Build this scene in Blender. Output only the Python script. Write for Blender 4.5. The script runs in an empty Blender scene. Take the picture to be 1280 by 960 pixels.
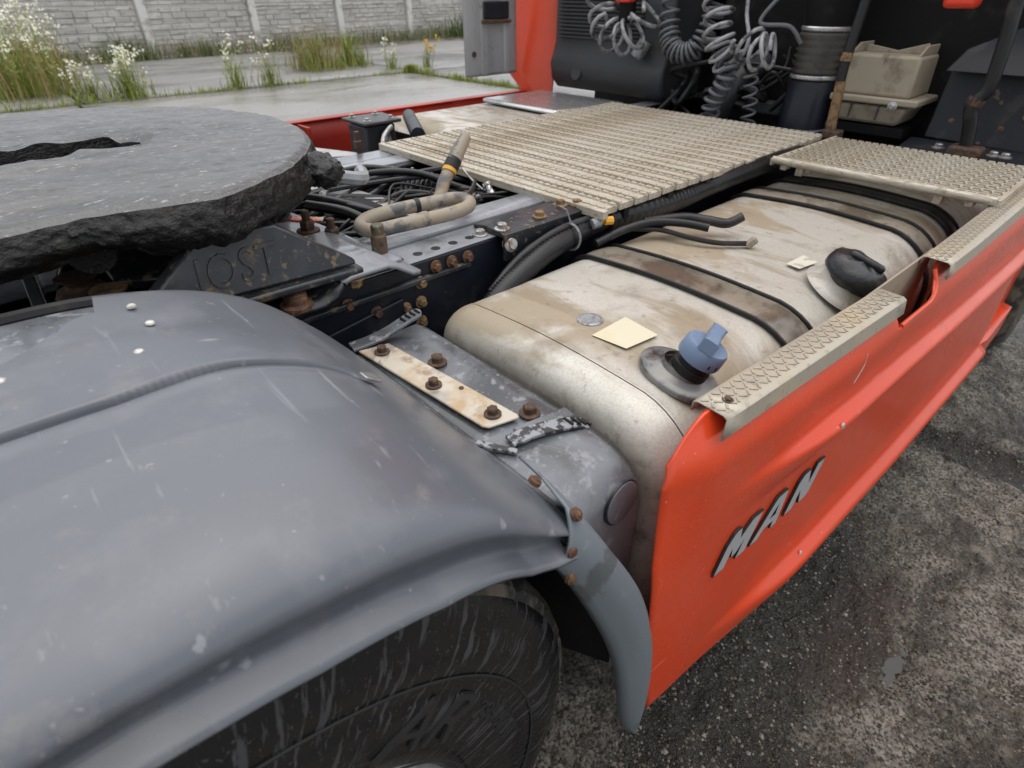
import bpy, bmesh, math, random
from mathutils import Vector, Matrix, noise
R = math.radians
random.seed(7)
sc = bpy.context.scene
col = sc.collection

# ------------------------------------------------------------------ camera
CAM = Vector((0.0, -1.318, 1.37))
PITCH = math.atan2(495, 712)
HEAD = math.atan2(938, math.hypot(712, 495))
cd = bpy.data.cameras.new('camera')
cam = bpy.data.objects.new('camera', cd); col.objects.link(cam)
fw = Vector((math.cos(HEAD)*math.cos(PITCH), math.sin(HEAD)*math.cos(PITCH), -math.sin(PITCH)))
cam.location = CAM
cam.rotation_euler = fw.to_track_quat('-Z', 'Y').to_euler()
cd.sensor_width = 36; cd.lens = 36*712/1280
cd.clip_start = 0.02; cd.clip_end = 1000
cd.dof.use_dof = True; cd.dof.focus_distance = 0.95; cd.dof.aperture_fstop = 6.0
sc.camera = cam

# ------------------------------------------------------------------ world, sun, exposure
w = bpy.data.worlds.new('World'); sc.world = w; w.use_nodes = True
nt = w.node_tree; bg = nt.nodes['Background']
sky = nt.nodes.new('ShaderNodeTexSky'); sky.sky_type = 'NISHITA'; sky.sun_disc = False
SUN_EL, SUN_AZ = 78, 20          # azimuth measured from +X towards +Y
sky.sun_elevation = R(SUN_EL); sky.sun_rotation = R(90-SUN_AZ)
sky.air_density = 1.0; sky.dust_density = 1.5; sky.ozone_density = 1.0
hs = nt.nodes.new('ShaderNodeHueSaturation'); hs.inputs['Saturation'].default_value = 0.22
nt.links.new(sky.outputs[0], hs.inputs['Color']); nt.links.new(hs.outputs[0], bg.inputs[0])
bg.inputs[1].default_value = 0.13
sd = bpy.data.lights.new('sun', 'SUN'); sd.energy = 1.5; sd.angle = R(100); sd.color = (1, .96, .9)
so = bpy.data.objects.new('sun', sd); col.objects.link(so)
sdir = Vector((math.cos(R(SUN_AZ))*math.cos(R(SUN_EL)), math.sin(R(SUN_AZ))*math.cos(R(SUN_EL)), math.sin(R(SUN_EL))))
so.rotation_euler = sdir.to_track_quat('Z', 'Y').to_euler()
vs = sc.view_settings; vs.view_transform = 'Standard'; vs.look = 'None'; vs.gamma = 1; vs.exposure = 0.70
vs.use_curve_mapping = False

# ------------------------------------------------------------------ materials
def node(nt, t, **kw):
    n = nt.nodes.new(t)
    for k, v in kw.items(): setattr(n, k, v)
    return n

def coords(nt, kind='Object', scale=(1, 1, 1), loc=(0, 0, 0), rot=(0, 0, 0)):
    tc = node(nt, 'ShaderNodeTexCoord'); mp = node(nt, 'ShaderNodeMapping')
    mp.inputs['Location'].default_value = loc; mp.inputs['Scale'].default_value = scale; mp.inputs['Rotation'].default_value = rot
    nt.links.new(tc.outputs[kind], mp.inputs['Vector'])
    return mp.outputs[0]

def polar(nt, cx, cz, sa, sr):
    """coords (angle*sa, radius*sr, y) about an axle along Y through (cx, cz)"""
    tc = node(nt, 'ShaderNodeTexCoord'); sp = node(nt, 'ShaderNodeSeparateXYZ')
    nt.links.new(tc.outputs['Object'], sp.inputs[0])
    def m(op, a, b):
        k = node(nt, 'ShaderNodeMath', operation=op)
        for i, q in enumerate((a, b)):
            if isinstance(q, (int, float)): k.inputs[i].default_value = q
            else: nt.links.new(q, k.inputs[i])
        return k.outputs[0]
    x = m('SUBTRACT', sp.outputs[0], cx); z = m('SUBTRACT', sp.outputs[2], cz)
    a = m('MULTIPLY', m('ARCTAN2', z, x), sa)
    r = m('MULTIPLY', m('POWER', m('ADD', m('MULTIPLY', x, x), m('MULTIPLY', z, z)), .5), sr)
    cb = node(nt, 'ShaderNodeCombineXYZ')
    nt.links.new(a, cb.inputs[0]); nt.links.new(r, cb.inputs[1])
    return cb.outputs[0]

def tex(nt, L, idx):
    st = L.get('stretch', (1, 1, 1))
    v = L['vec'](nt) if 'vec' in L else coords(nt, L.get('kind', 'Object'), st, (idx*3.7+L.get('seed', 0), idx*1.3, idx*2.1), L.get('rot', (0, 0, 0)))
    if L.get('type', 'noise') == 'noise':
        n = node(nt, 'ShaderNodeTexNoise'); n.inputs['Scale'].default_value = L['scale']
        n.inputs['Detail'].default_value = L.get('detail', 5); n.inputs['Roughness'].default_value = L.get('nr', .6)
        n.inputs['Distortion'].default_value = L.get('dist', 0)
        out = n.outputs[0]
    elif L['type'] == 'voronoi':
        n = node(nt, 'ShaderNodeTexVoronoi', feature=L.get('feature', 'F1')); n.inputs['Scale'].default_value = L['scale']
        out = n.outputs['Distance'] if not L.get('cell') else n.outputs['Color']
    elif L['type'] == 'wave':
        n = node(nt, 'ShaderNodeTexWave', bands_direction=L.get('dir', 'X')); n.inputs['Scale'].default_value = L['scale']
        n.inputs['Distortion'].default_value = L.get('dist', 0); n.inputs['Detail'].default_value = L.get('detail', 2)
        out = n.outputs['Fac']
    elif L['type'] == 'blob':      # a patch of its own shape: noisy ellipse round a centre
        n = node(nt, 'ShaderNodeTexNoise'); n.inputs['Scale'].default_value = L['scale']; n.inputs['Detail'].default_value = 6; n.inputs['Roughness'].default_value = .65
        tc = node(nt, 'ShaderNodeTexCoord'); sb = node(nt, 'ShaderNodeVectorMath', operation='SUBTRACT'); sb.inputs[1].default_value = (*L['c'], 0)
        dv = node(nt, 'ShaderNodeVectorMath', operation='DIVIDE'); dv.inputs[1].default_value = (*L['size'], 1e3)
        ln = node(nt, 'ShaderNodeVectorMath', operation='LENGTH')
        nt.links.new(tc.outputs['Object'], sb.inputs[0]); nt.links.new(sb.outputs[0], dv.inputs[0]); nt.links.new(dv.outputs[0], ln.inputs[0])
        ad = node(nt, 'ShaderNodeMath', operation='MULTIPLY_ADD'); nt.links.new(n.outputs[0], ad.inputs[0]); ad.inputs[1].default_value = L.get('ragged', 1.6); nt.links.new(ln.outputs['Value'], ad.inputs[2])
        out = ad.outputs[0]
    nt.links.new(v, n.inputs['Vector'])
    return out

def M(name, base, rough=.5, metal=0., layers=(), bumps=(), coat=0., spec=.5, coat_rough=.1):
    m = bpy.data.materials.new(name); m.use_nodes = True
    nt = m.node_tree; b = nt.nodes['Principled BSDF']
    b.inputs['Specular IOR Level'].default_value = spec
    b.inputs['Coat Weight'].default_value = coat; b.inputs['Coat Roughness'].default_value = coat_rough
    c = node(nt, 'ShaderNodeRGB'); c.outputs[0].default_value = (*base, 1); c = c.outputs[0]
    r = node(nt, 'ShaderNodeValue'); r.outputs[0].default_value = rough; r = r.outputs[0]
    me = node(nt, 'ShaderNodeValue'); me.outputs[0].default_value = metal; me = me.outputs[0]
    for i, L in enumerate(layers):
        t = tex(nt, L, i+1)
        mr = node(nt, 'ShaderNodeMapRange'); nt.links.new(t, mr.inputs[0])
        mr.inputs[1].default_value = L['lo']; mr.inputs[2].default_value = L['hi']
        mr.inputs[3].default_value = 0; mr.inputs[4].default_value = L.get('amt', 1.)
        f = mr.outputs[0]
        if L.get('up') is not None:      # weights the layer by how far the face looks up
            g = node(nt, 'ShaderNodeNewGeometry'); sp = node(nt, 'ShaderNodeSeparateXYZ'); nt.links.new(g.outputs['Normal'], sp.inputs[0])
            m2 = node(nt, 'ShaderNodeMapRange'); nt.links.new(sp.outputs[2], m2.inputs[0])
            m2.inputs[1].default_value = L['up'][0]; m2.inputs[2].default_value = L['up'][1]
            mu = node(nt, 'ShaderNodeMath', operation='MULTIPLY'); nt.links.new(f, mu.inputs[0]); nt.links.new(m2.outputs[0], mu.inputs[1]); f = mu.outputs[0]
        if 'color' in L:
            mx = node(nt, 'ShaderNodeMix', data_type='RGBA', blend_type=L.get('blend', 'MIX'))
            nt.links.new(f, mx.inputs[0]); nt.links.new(c, mx.inputs[6]); mx.inputs[7].default_value = (*L['color'], 1); c = mx.outputs[2]
        for key, cur in (('rough', 'r'), ('metal', 'me')):
            if key in L:
                mf = node(nt, 'ShaderNodeMix', data_type='FLOAT'); nt.links.new(f, mf.inputs[0])
                nt.links.new(r if key == 'rough' else me, mf.inputs[2]); mf.inputs[3].default_value = L[key]
                if key == 'rough': r = mf.outputs[0]
                else: me = mf.outputs[0]
    nrm = None
    for i, B in enumerate(bumps):
        t = tex(nt, B, i+11)
        bp = node(nt, 'ShaderNodeBump'); bp.inputs['Strength'].default_value = B.get('strength', .3); bp.inputs['Distance'].default_value = B.get('d', .003)
        nt.links.new(t, bp.inputs['Height'])
        if nrm: nt.links.new(nrm, bp.inputs['Normal'])
        nrm = bp.outputs[0]
    if nrm: nt.links.new(nrm, b.inputs['Normal'])
    nt.links.new(c, b.inputs['Base Color']); nt.links.new(r, b.inputs['Roughness']); nt.links.new(me, b.inputs['Metallic'])
    return m

RUST = (.12, .045, .018); DUST = (.42, .36, .27); MUD = (.20, .15, .095)
MT = {}
MT['fender'] = M('grey_mudguard_plastic', (.105, .115, .134), .30, spec=.65, layers=[
    dict(scale=2.2, lo=.42, hi=.62, color=(.122, .132, .150), rough=.40, dist=.6),
    dict(scale=3.0, lo=.655, hi=.665, color=(.085, .09, .10), rough=.12, dist=1.2, amt=.4, seed=4),
    dict(scale=90, detail=2, lo=.70, hi=.76, color=(.36, .36, .37), rough=.5, amt=.5),
    dict(scale=34, detail=4, lo=.66, hi=.74, color=(.32, .33, .35), rough=.5, amt=.6, stretch=(1, .05, 1), rot=(0, 0, .7)),
    dict(scale=60, detail=4, lo=.67, hi=.74, color=(.30, .31, .33), rough=.5, amt=.55, stretch=(1, .07, 1), rot=(0, 0, -.5)),
    dict(scale=18, detail=9, lo=.57, hi=.72, color=(.22, .205, .18), rough=.6, amt=.45, nr=.75, seed=13),
    dict(scale=30, detail=3, lo=.71, hi=.77, color=(.30, .30, .32), rough=.5, amt=.6, stretch=(.05, 1, 1), rot=(0, 0, .25)),
    dict(scale=9, detail=7, lo=.52, hi=.72, color=(.205, .212, .23), rough=.45, amt=.5, stretch=(1, 1, .5))],
    bumps=[dict(scale=6, strength=.15, d=.01, detail=2), dict(scale=260, strength=.06, d=.001)])
MT['fender_front'] = M('dark_grey_mudguard_plastic', (.15, .175, .195), .42, layers=[
    dict(scale=7, lo=.55, hi=.58, color=(.10, .11, .118), rough=.30, dist=.8, stretch=(1, 1, .7)),
    dict(scale=60, detail=4, lo=.62, hi=.72, color=(.24, .24, .24), rough=.6, amt=.5)],
    bumps=[dict(scale=180, strength=.12, d=.001)])
MT['worn_box'] = M('worn_grey_plastic', (.17, .185, .205), .36, layers=[
    dict(scale=5, lo=.42, hi=.58, color=(.075, .08, .088), rough=.2, dist=.8),
    dict(scale=40, detail=6, lo=.58, hi=.66, color=(.30, .31, .33), rough=.55, amt=.7),
    dict(scale=120, detail=3, lo=.62, hi=.7, color=(.36, .32, .27), rough=.7, amt=.4)], bumps=[dict(scale=200, strength=.15, d=.001)])
MT['paint_flake'] = M('flaked_grey_paint_on_rubber', (.03, .03, .032), .5, layers=[
    dict(scale=75, detail=7, lo=.47, hi=.54, color=(.27, .285, .31), rough=.45)], bumps=[dict(scale=55, strength=.4, d=.002, detail=5)])
MT['red'] = M('orange_red_paint', (.72, .058, .012), .24, coat=.12, coat_rough=.08, layers=[
    dict(scale=1.7, lo=.35, hi=.7, color=(.62, .056, .012), rough=.36, dist=.5),
    dict(scale=3.5, lo=.5, hi=.8, color=(.56, .08, .03), rough=.45, amt=.5, stretch=(.4, 1, 1.4)),
    dict(scale=16, detail=9, lo=.52, hi=.74, color=(.42, .10, .05), rough=.5, amt=.45, nr=.74, seed=5),
    dict(scale=40, detail=4, lo=.70, hi=.76, color=(.72, .30, .20), rough=.5, amt=.5, stretch=(.05, 1, 1), seed=6),
    dict(scale=140, detail=2, lo=.70, hi=.76, color=(.75, .45, .35), rough=.6, amt=.6)],
    bumps=[dict(scale=240, strength=.03, d=.001, detail=1)])
MT['deflector'] = M('grey_deflector_plastic', (.36, .37, .375), .45, layers=[dict(scale=3, lo=.45, hi=.6, color=(.27, .275, .28), stretch=(1, 1, .3)), dict(scale=30, detail=5, lo=.6, hi=.7, color=(.2, .19, .17), amt=.6)])
MT['red_dull'] = M('dull_red_paint', (.42, .03, .012), .38, layers=[dict(scale=3, lo=.4, hi=.7, color=(.27, .02, .012), rough=.5)])
MT['tank'] = M('dirty_aluminium_tank', (.52, .50, .445), .42, .2, layers=[
    dict(scale=3.2, lo=.45, hi=.62, color=(.60, .58, .53), rough=.34, metal=.2, dist=.7),
    dict(scale=3.4, lo=.53, hi=.60, color=(.30, .235, .15), rough=.55, metal=0, dist=.5, up=(.3, .8), amt=.85, seed=2, stretch=(1.5, .7, 1)),
    dict(scale=5, detail=7, lo=.55, hi=.64, color=(.24, .185, .115), rough=.5, metal=0, dist=.8, up=(.3, .8), amt=.6, seed=7, stretch=(2.2, .5, 1)),
    dict(scale=8, detail=8, lo=.54, hi=.68, color=(.19, .155, .11), rough=.6, metal=0, amt=.65),
    dict(scale=45, detail=8, lo=.60, hi=.72, color=(.11, .085, .06), rough=.7, metal=0, amt=.55),
    dict(scale=6, detail=8, lo=.30, hi=.55, color=(.19, .165, .13), rough=.6, metal=0, amt=.78, up=(.70, .10), nr=.7),  # browner and darker on side-facing faces, so the end cap drops in tone
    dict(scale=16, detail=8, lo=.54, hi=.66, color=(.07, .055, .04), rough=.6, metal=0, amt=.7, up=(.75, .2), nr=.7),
    dict(scale=300, detail=2, lo=.45, hi=.75, color=(.33, .29, .235), rough=.55, amt=.5)],
    bumps=[dict(scale=220, strength=.2, d=.001), dict(scale=4, strength=.1, d=.01, detail=1)])
MT['strap'] = M('grimy_wet_strap_steel', (.27, .24, .19), .35, .2, layers=[
    dict(scale=6, detail=7, lo=.45, hi=.58, color=(.105, .088, .066), rough=.2, metal=0), dict(scale=40, detail=6, lo=.55, hi=.7, color=(.05, .04, .03), rough=.4, metal=0, amt=.7)])
MT['trim'] = M('dusty_tread_plate', (.43, .39, .32), .45, .35, layers=[
    dict(scale=10, detail=6, lo=.48, hi=.66, color=(.40, .33, .23), rough=.6, metal=0),
    dict(scale=60, detail=6, lo=.56, hi=.7, color=(.22, .18, .13), rough=.7, metal=0, amt=.7)], bumps=[dict(scale=90, strength=.2, d=.001)])
MT['grate'] = M('muddy_aluminium_grating', (.56, .53, .455), .48, .2, layers=[
    dict(kind='Generated', scale=5, lo=.42, hi=.66, color=(.36, .29, .20), rough=.65, metal=0, stretch=(1, 3, 1)),
    dict(scale=4, lo=.48, hi=.7, color=(.30, .24, .16), rough=.65, metal=0, amt=.7),
    dict(scale=70, detail=5, lo=.56, hi=.68, color=(.20, .155, .10), rough=.7, amt=.6)], bumps=[dict(scale=150, strength=.25, d=.001)])
MT['rail'] = M('navy_black_chassis_paint', (.009, .012, .020), .38, spec=.35, layers=[
    dict(scale=9, detail=6, lo=.55, hi=.72, color=(.05, .045, .04), rough=.6, amt=.6),
    dict(scale=60, detail=5, lo=.66, hi=.75, color=(.16, .11, .06), rough=.8, amt=.6)], bumps=[dict(scale=90, strength=.2, d=.001)])
MT['rail_top'] = M('wet_grey_paint_sky_sheen', (.27, .285, .31), .24, layers=[  # grey paint; on the flanges the reflected sky is put into its colour
    dict(scale=5, lo=.48, hi=.62, color=(.13, .14, .155), rough=.12, dist=1.0),
    dict(scale=40, detail=6, lo=.6, hi=.7, color=(.24, .22, .19), rough=.6, amt=.5),
    dict(scale=25, detail=6, lo=.68, hi=.72, color=(.20, .09, .04), rough=.8, amt=.7)], bumps=[dict(scale=120, strength=.1, d=.001)])
MT['bracket'] = M('black_wet_cast_bracket', (.014, .017, .022), .30, layers=[
    dict(scale=70, detail=4, lo=.58, hi=.66, color=(.19, .145, .085), rough=.75, amt=.75),
    dict(scale=26, detail=5, lo=.58, hi=.70, color=(.15, .11, .06), rough=.7, amt=.6),
    dict(scale=10, lo=.5, hi=.65, color=(.035, .04, .047), rough=.45)], bumps=[dict(scale=80, strength=.35, d=.002)])
MT['rust'] = M('rusty_bolt', (.13, .062, .03), .75, layers=[
    dict(scale=90, lo=.45, hi=.6, color=(.06, .03, .018)), dict(scale=60, lo=.58, hi=.7, color=(.28, .16, .07))], bumps=[dict(scale=200, strength=.5, d=.001)])
MT['rust_dark'] = M('dark_rusty_bolt', (.06, .035, .024), .7, layers=[
    dict(scale=90, lo=.5, hi=.6, color=(.12, .06, .03))], bumps=[dict(scale=200, strength=.5, d=.001)])
MT['rust_tan'] = M('tan_grease_rust', (.24, .15, .07), .75, layers=[dict(scale=70, lo=.45, hi=.6, color=(.10, .06, .035))], bumps=[dict(scale=120, strength=.6, d=.002)])
MT['zinc'] = M('zinc_plated_steel', (.45, .45, .44), .35, .8, layers=[dict(scale=60, lo=.5, hi=.65, color=(.20, .12, .06), rough=.8, metal=0)])
MT['plate'] = M('rust_stained_cream_plate', (.52, .48, .40), .4, .15, layers=[
    dict(scale=14, lo=.46, hi=.62, color=(.42, .27, .12), rough=.55, dist=.8, amt=.75),
    dict(scale=24, detail=7, lo=.56, hi=.66, color=(.30, .20, .12), rough=.65, amt=.8),
    dict(scale=8, lo=.5, hi=.54, color=(.33, .30, .26), rough=.16, dist=1)], bumps=[dict(scale=80, strength=.2, d=.001)])
MT['grease'] = M('wet_grease', (.024, .024, .025), .19, spec=.9, layers=[
    dict(scale=9, detail=7, lo=.44, hi=.62, color=(.055, .055, .056), rough=.26, stretch=(.25, 1.5, 1), rot=(0, 0, .35), dist=1.2),
    dict(scale=4, detail=4, lo=.56, hi=.66, color=(.13, .095, .07), rough=.24, stretch=(.4, 1.8, 1), amt=.3),
    dict(scale=40, detail=7, lo=.54, hi=.62, color=(.014, .013, .013), rough=.22, stretch=(.25, 1.5, 1), amt=.7, rot=(0, 0, .3)),
    dict(scale=150, detail=4, lo=.61, hi=.67, color=(.40, .40, .40), rough=.15, stretch=(.4, 1.3, 1), amt=.6)],  # pale specks in the colour stand in for wet glints
    bumps=[dict(scale=20, strength=.6, d=.008, stretch=(.25, 1.6, 1), rot=(0, 0, .35), detail=8, dist=1.0), dict(scale=100, strength=.7, d=.003, detail=6, stretch=(.45, 1.3, 1), rot=(0, 0, .3)), dict(scale=330, strength=.6, d=.0012, detail=2)])
MT['grease_rim'] = M('clotted_black_grease', (.008, .0078, .0075), .34, spec=.5, layers=[
    dict(scale=60, detail=5, lo=.58, hi=.7, color=(.022, .019, .015), rough=.6),
    dict(scale=24, detail=5, lo=.66, hi=.74, color=(.11, .09, .045), rough=.7, amt=.7, stretch=(1, 1, 2.5))],
    bumps=[dict(scale=55, strength=.9, d=.007, detail=8, stretch=(1, 1, 1.8)), dict(scale=210, strength=.9, d=.003, detail=4)])
MT['rubber'] = M('black_rubber', (.010, .010, .011), .42, spec=.35, layers=[
    dict(scale=30, detail=5, lo=.55, hi=.7, color=(.05, .046, .04), rough=.6, amt=.6)], bumps=[dict(scale=150, strength=.15, d=.001)])
MT['hose'] = M('dusty_black_hose', (.012, .0125, .014), .36, spec=.4, layers=[
    dict(scale=12, detail=5, lo=.55, hi=.72, color=(.07, .066, .06), rough=.6, amt=.5)])
MT['hose_mud'] = M('mud_covered_hose', (.30, .26, .20), .55, layers=[
    dict(scale=20, detail=6, lo=.50, hi=.58, color=(.10, .10, .10), rough=.4),
    dict(scale=9, lo=.5, hi=.62, color=(.36, .27, .16), rough=.65)], bumps=[dict(scale=60, strength=.4, d=.002)])
MT['coil'] = M('grey_coiled_hose', (.34, .345, .36), .34, layers=[dict(scale=18, lo=.5, hi=.62, color=(.07, .072, .08), rough=.4)])
MT['coil_dark'] = M('dark_coiled_hose', (.12, .125, .14), .34, layers=[dict(scale=18, lo=.5, hi=.65, color=(.11, .11, .115), rough=.45)])
MT['black'] = M('matt_black_part', (.006, .006, .0065), .6, spec=.2, layers=[dict(scale=8, detail=6, lo=.55, hi=.7, color=(.028, .026, .024), rough=.7)])  # near-black for inner parts, also used as the arch's painted shade
MT['engine'] = M('dusty_engine_cover', (.045, .048, .053), .45, layers=[
    dict(scale=5, detail=7, lo=.5, hi=.7, color=(.055, .053, .05), rough=.65)], bumps=[dict(scale=40, strength=.2, d=.002)])
MT['bellows'] = M('dusty_brown_bellows', (.075, .068, .06), .5, layers=[dict(scale=14, detail=5, lo=.5, hi=.65, color=(.035, .034, .034))])
MT['slate'] = M('blue_grey_shield', (.020, .022, .028), .5, spec=.3, layers=[
    dict(scale=9, detail=6, lo=.55, hi=.7, color=(.065, .058, .055), rough=.65), dict(scale=22, detail=2, lo=.70, hi=.74, color=(.16, .10, .055), amt=.7)], bumps=[dict(scale=120, strength=.15, d=.001)])
MT['beige'] = M('dusty_beige_plastic', (.33, .285, .215), .55, layers=[
    dict(scale=12, detail=6, lo=.52, hi=.66, color=(.19, .155, .11), rough=.7), dict(scale=9, lo=.62, hi=.7, color=(.09, .07, .05), stretch=(1, 2, .5), amt=.7)], bumps=[dict(scale=90, strength=.15, d=.001)])
MT['blue'] = M('blue_cap_plastic', (.16, .225, .34), .42, layers=[dict(scale=30, detail=5, lo=.54, hi=.7, color=(.25, .29, .36), rough=.55)])
MT['blackplastic'] = M('black_plastic', (.018, .019, .021), .3, layers=[dict(scale=14, detail=5, lo=.5, hi=.66, color=(.20, .19, .175), rough=.5, up=(.5, .95), amt=.75)])
MT['collar'] = M('dusty_metal_collar', (.20, .20, .195), .35, .3, layers=[dict(scale=22, detail=6, lo=.5, hi=.62, color=(.035, .034, .033), rough=.3, metal=0), dict(scale=14, detail=5, lo=.52, hi=.66, color=(.34, .32, .28), rough=.5, metal=0, amt=.7)])
MT['blackcap'] = M('wrinkled_black_cap', (.016, .017, .019), .34, layers=[dict(scale=20, detail=5, lo=.52, hi=.68, color=(.07, .06, .05), rough=.5)], bumps=[dict(scale=30, strength=.5, d=.006, detail=4)])
MT['sticker'] = M('yellowed_paper_sticker', (.64, .59, .44), .6, layers=[dict(scale=14, lo=.5, hi=.7, color=(.62, .55, .36))])
MT['sticker_white'] = M('weathered_white_sticker', (.62, .59, .50), .6, layers=[dict(scale=40, lo=.55, hi=.66, color=(.42, .38, .30))])
MT['galv'] = M('galvanised_disc', (.32, .34, .36), .4, .3, layers=[dict(scale=60, detail=6, lo=.48, hi=.62, color=(.17, .17, .165), rough=.6, metal=0)], bumps=[dict(scale=120, strength=.5, d=.001)])
MT['rivet'] = M('white_rivet', (.62, .61, .57), .4, .2, layers=[dict(scale=200, lo=.5, hi=.6, color=(.35, .33, .28))])
MT['silver'] = M('silver_aluminium', (.52, .53, .54), .25, .7, layers=[dict(scale=14, lo=.5, hi=.65, color=(.34, .34, .34), rough=.4)])
MT['letter'] = M('grey_letter_face', (.36, .37, .38), .5, .0, bumps=[dict(scale=300, strength=.3, d=.001)])
MT['letter_edge'] = M('black_letter_edge', (.012, .012, .013), .4)
MT['tyre'] = M('wet_tyre_rubber', (.008, .008, .009), .24, layers=[
    dict(vec=lambda nt: polar(nt, -.112, .45, 19, 6.0), scale=2.2, detail=8, lo=.55, hi=.60, color=(.050, .052, .056), rough=.5, nr=.62),
    dict(scale=200, detail=2, lo=.64, hi=.74, color=(.12, .115, .105), rough=.6, amt=.55)],
    bumps=[dict(scale=160, strength=.25, d=.001)])
MT['tread'] = M('muddy_tread_rubber', (.022, .021, .020), .6, layers=[
    dict(scale=20, detail=6, lo=.44, hi=.58, color=(.125, .105, .075), rough=.8)], bumps=[dict(scale=90, strength=.6, d=.003)])
MT['tyre_text'] = M('tyre_lettering', (.020, .020, .021), .42)
MT['whiteplate'] = M('wet_white_painted_steel', (.36, .36, .355), .25, layers=[dict(scale=12, detail=6, lo=.55, hi=.62, color=(.30, .20, .12), rough=.6, amt=.7)])
MT['tag_red'] = M('red_plastic_coupling', (.75, .05, .02), .35)
MT['yellow'] = M('amber_connector_plastic', (.72, .36, .03), .4)
MT['wrap'] = M('frayed_orange_tape', (.55, .10, .04), .6, layers=[dict(scale=70, lo=.48, hi=.55, color=(.5, .45, .4))])
MT['greenbolt'] = M('verdigris_bolt', (.12, .075, .045), .6, .2, layers=[dict(scale=60, lo=.56, hi=.66, color=(.10, .20, .13), rough=.7), dict(scale=50, lo=.56, hi=.66, color=(.05, .03, .02))])

# ------------------------------------------------------------------ mesh helpers
def setp(o, label=None, cat=None, group=None, kind=None):
    if label: o['label'] = label
    if cat: o['category'] = cat
    if group: o['group'] = group
    if kind: o['kind'] = kind
    return o

def empty(name, loc=(0, 0, 0)):
    o = bpy.data.objects.new(name, None); col.objects.link(o); o.location = loc; o.empty_display_size = .1
    return o

class MB:
    def __init__(s): s.v = []; s.f = []; s.mi = []; s.cur = 0
    def add(s, verts, faces):
        n = len(s.v); s.v += [tuple(p) for p in verts]
        s.f += [tuple(i+n for i in f) for f in faces]; s.mi += [s.cur]*len(faces)
    def box(s, c, d, m=None):
        x, y, z = d[0]/2, d[1]/2, d[2]/2
        vs = [Vector((a*x, b*y, e*z)) for a in (-1, 1) for b in (-1, 1) for e in (-1, 1)]
        if m is not None: vs = [m @ p for p in vs]
        c = Vector(c)
        s.add([p+c for p in vs], [(0, 1, 3, 2), (4, 6, 7, 5), (0, 4, 5, 1), (2, 3, 7, 6), (0, 2, 6, 4), (1, 5, 7, 3)])
    def prism(s, pts, ext):
        """pts: planar loop of 3-D points, ext: extrusion vector"""
        n = len(pts); e = Vector(ext); P = [Vector(p) for p in pts]
        s.add(P+[p+e for p in P], [tuple(range(n))[::-1], tuple(range(n, 2*n))]+[(i, (i+1) % n, n+(i+1) % n, n+i) for i in range(n)])
    def grid(s, rows, closed=False):
        nr, nc = len(rows), len(rows[0]); V = [p for r in rows for p in r]; F = []
        for i in range(nr-1):
            for j in range(nc-1 if not closed else nc):
                F.append((i*nc+j, i*nc+(j+1) % nc, (i+1)*nc+(j+1) % nc, (i+1)*nc+j))
        s.add(V, F)
    def lathe(s, prof, c, axis=(0, 0, 1), n=24, cap=True):
        """prof: list of (radius, height)"""
        q = Vector((0, 0, 1)).rotation_difference(Vector(axis).normalized()).to_matrix(); c = Vector(c)
        rows = [[c+q @ Vector((r*math.cos(2*math.pi*k/n), r*math.sin(2*math.pi*k/n), h)) for k in range(n)] for r, h in prof]
        b = len(s.v); s.grid(rows, True)
        if cap:
            s.f.append(tuple(range(b, b+n))[::-1]); s.f.append(tuple(range(b+(len(prof)-1)*n, b+len(prof)*n))); s.mi += [s.cur]*2
    def tube(s, pts, rad, n=8, cap=True):
        P = [Vector(p) for p in pts]; rows = []; up = None
        for i, p in enumerate(P):
            t = (P[min(i+1, len(P)-1)]-P[max(i-1, 0)]).normalized()
            if up is None: up = t.orthogonal().normalized()
            up = (up-t*up.dot(t)).normalized(); sd_ = t.cross(up)
            r = rad(i) if callable(rad) else rad
            rows.append([p+(up*math.cos(2*math.pi*k/n)+sd_*math.sin(2*math.pi*k/n))*r for k in range(n)])
        b = len(s.v); s.grid(rows, True)
        if cap:
            s.f.append(tuple(range(b, b+n))[::-1]); s.f.append(tuple(range(b+(len(P)-1)*n, b+len(P)*n))); s.mi += [s.cur]*2
    def build(s, name, mats, parent=None, smooth=False, bevel=0, solid=0, sharp=40, off=-1, flipn=True):
        me = bpy.data.meshes.new(name); me.from_pydata(s.v, [], s.f)
        ms = mats if isinstance(mats, (list, tuple)) else [mats]
        for m in ms: me.materials.append(MT[m] if isinstance(m, str) else m)
        if len(ms) > 1: me.polygons.foreach_set('material_index', s.mi)
        if flipn:
            bm = bmesh.new(); bm.from_mesh(me); bmesh.ops.recalc_face_normals(bm, faces=bm.faces); bm.to_mesh(me); bm.free()
        if smooth:
            me.polygons.foreach_set('use_smooth', [True]*len(me.polygons))
            if sharp: me.set_sharp_from_angle(angle=R(sharp))
        me.update()
        o = bpy.data.objects.new(name, me); col.objects.link(o)
        if parent: o.parent = parent
        if solid:
            md = o.modifiers.new('s', 'SOLIDIFY'); md.thickness = solid; md.offset = off
        if bevel:
            md = o.modifiers.new('b', 'BEVEL'); md.width = bevel; md.segments = 2; md.limit_method = 'ANGLE'; md.angle_limit = R(50)
            md.harden_normals = False
            if not smooth: me.polygons.foreach_set('use_smooth', [True]*len(me.polygons)); me.set_sharp_from_angle(angle=R(50))
        return o

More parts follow.
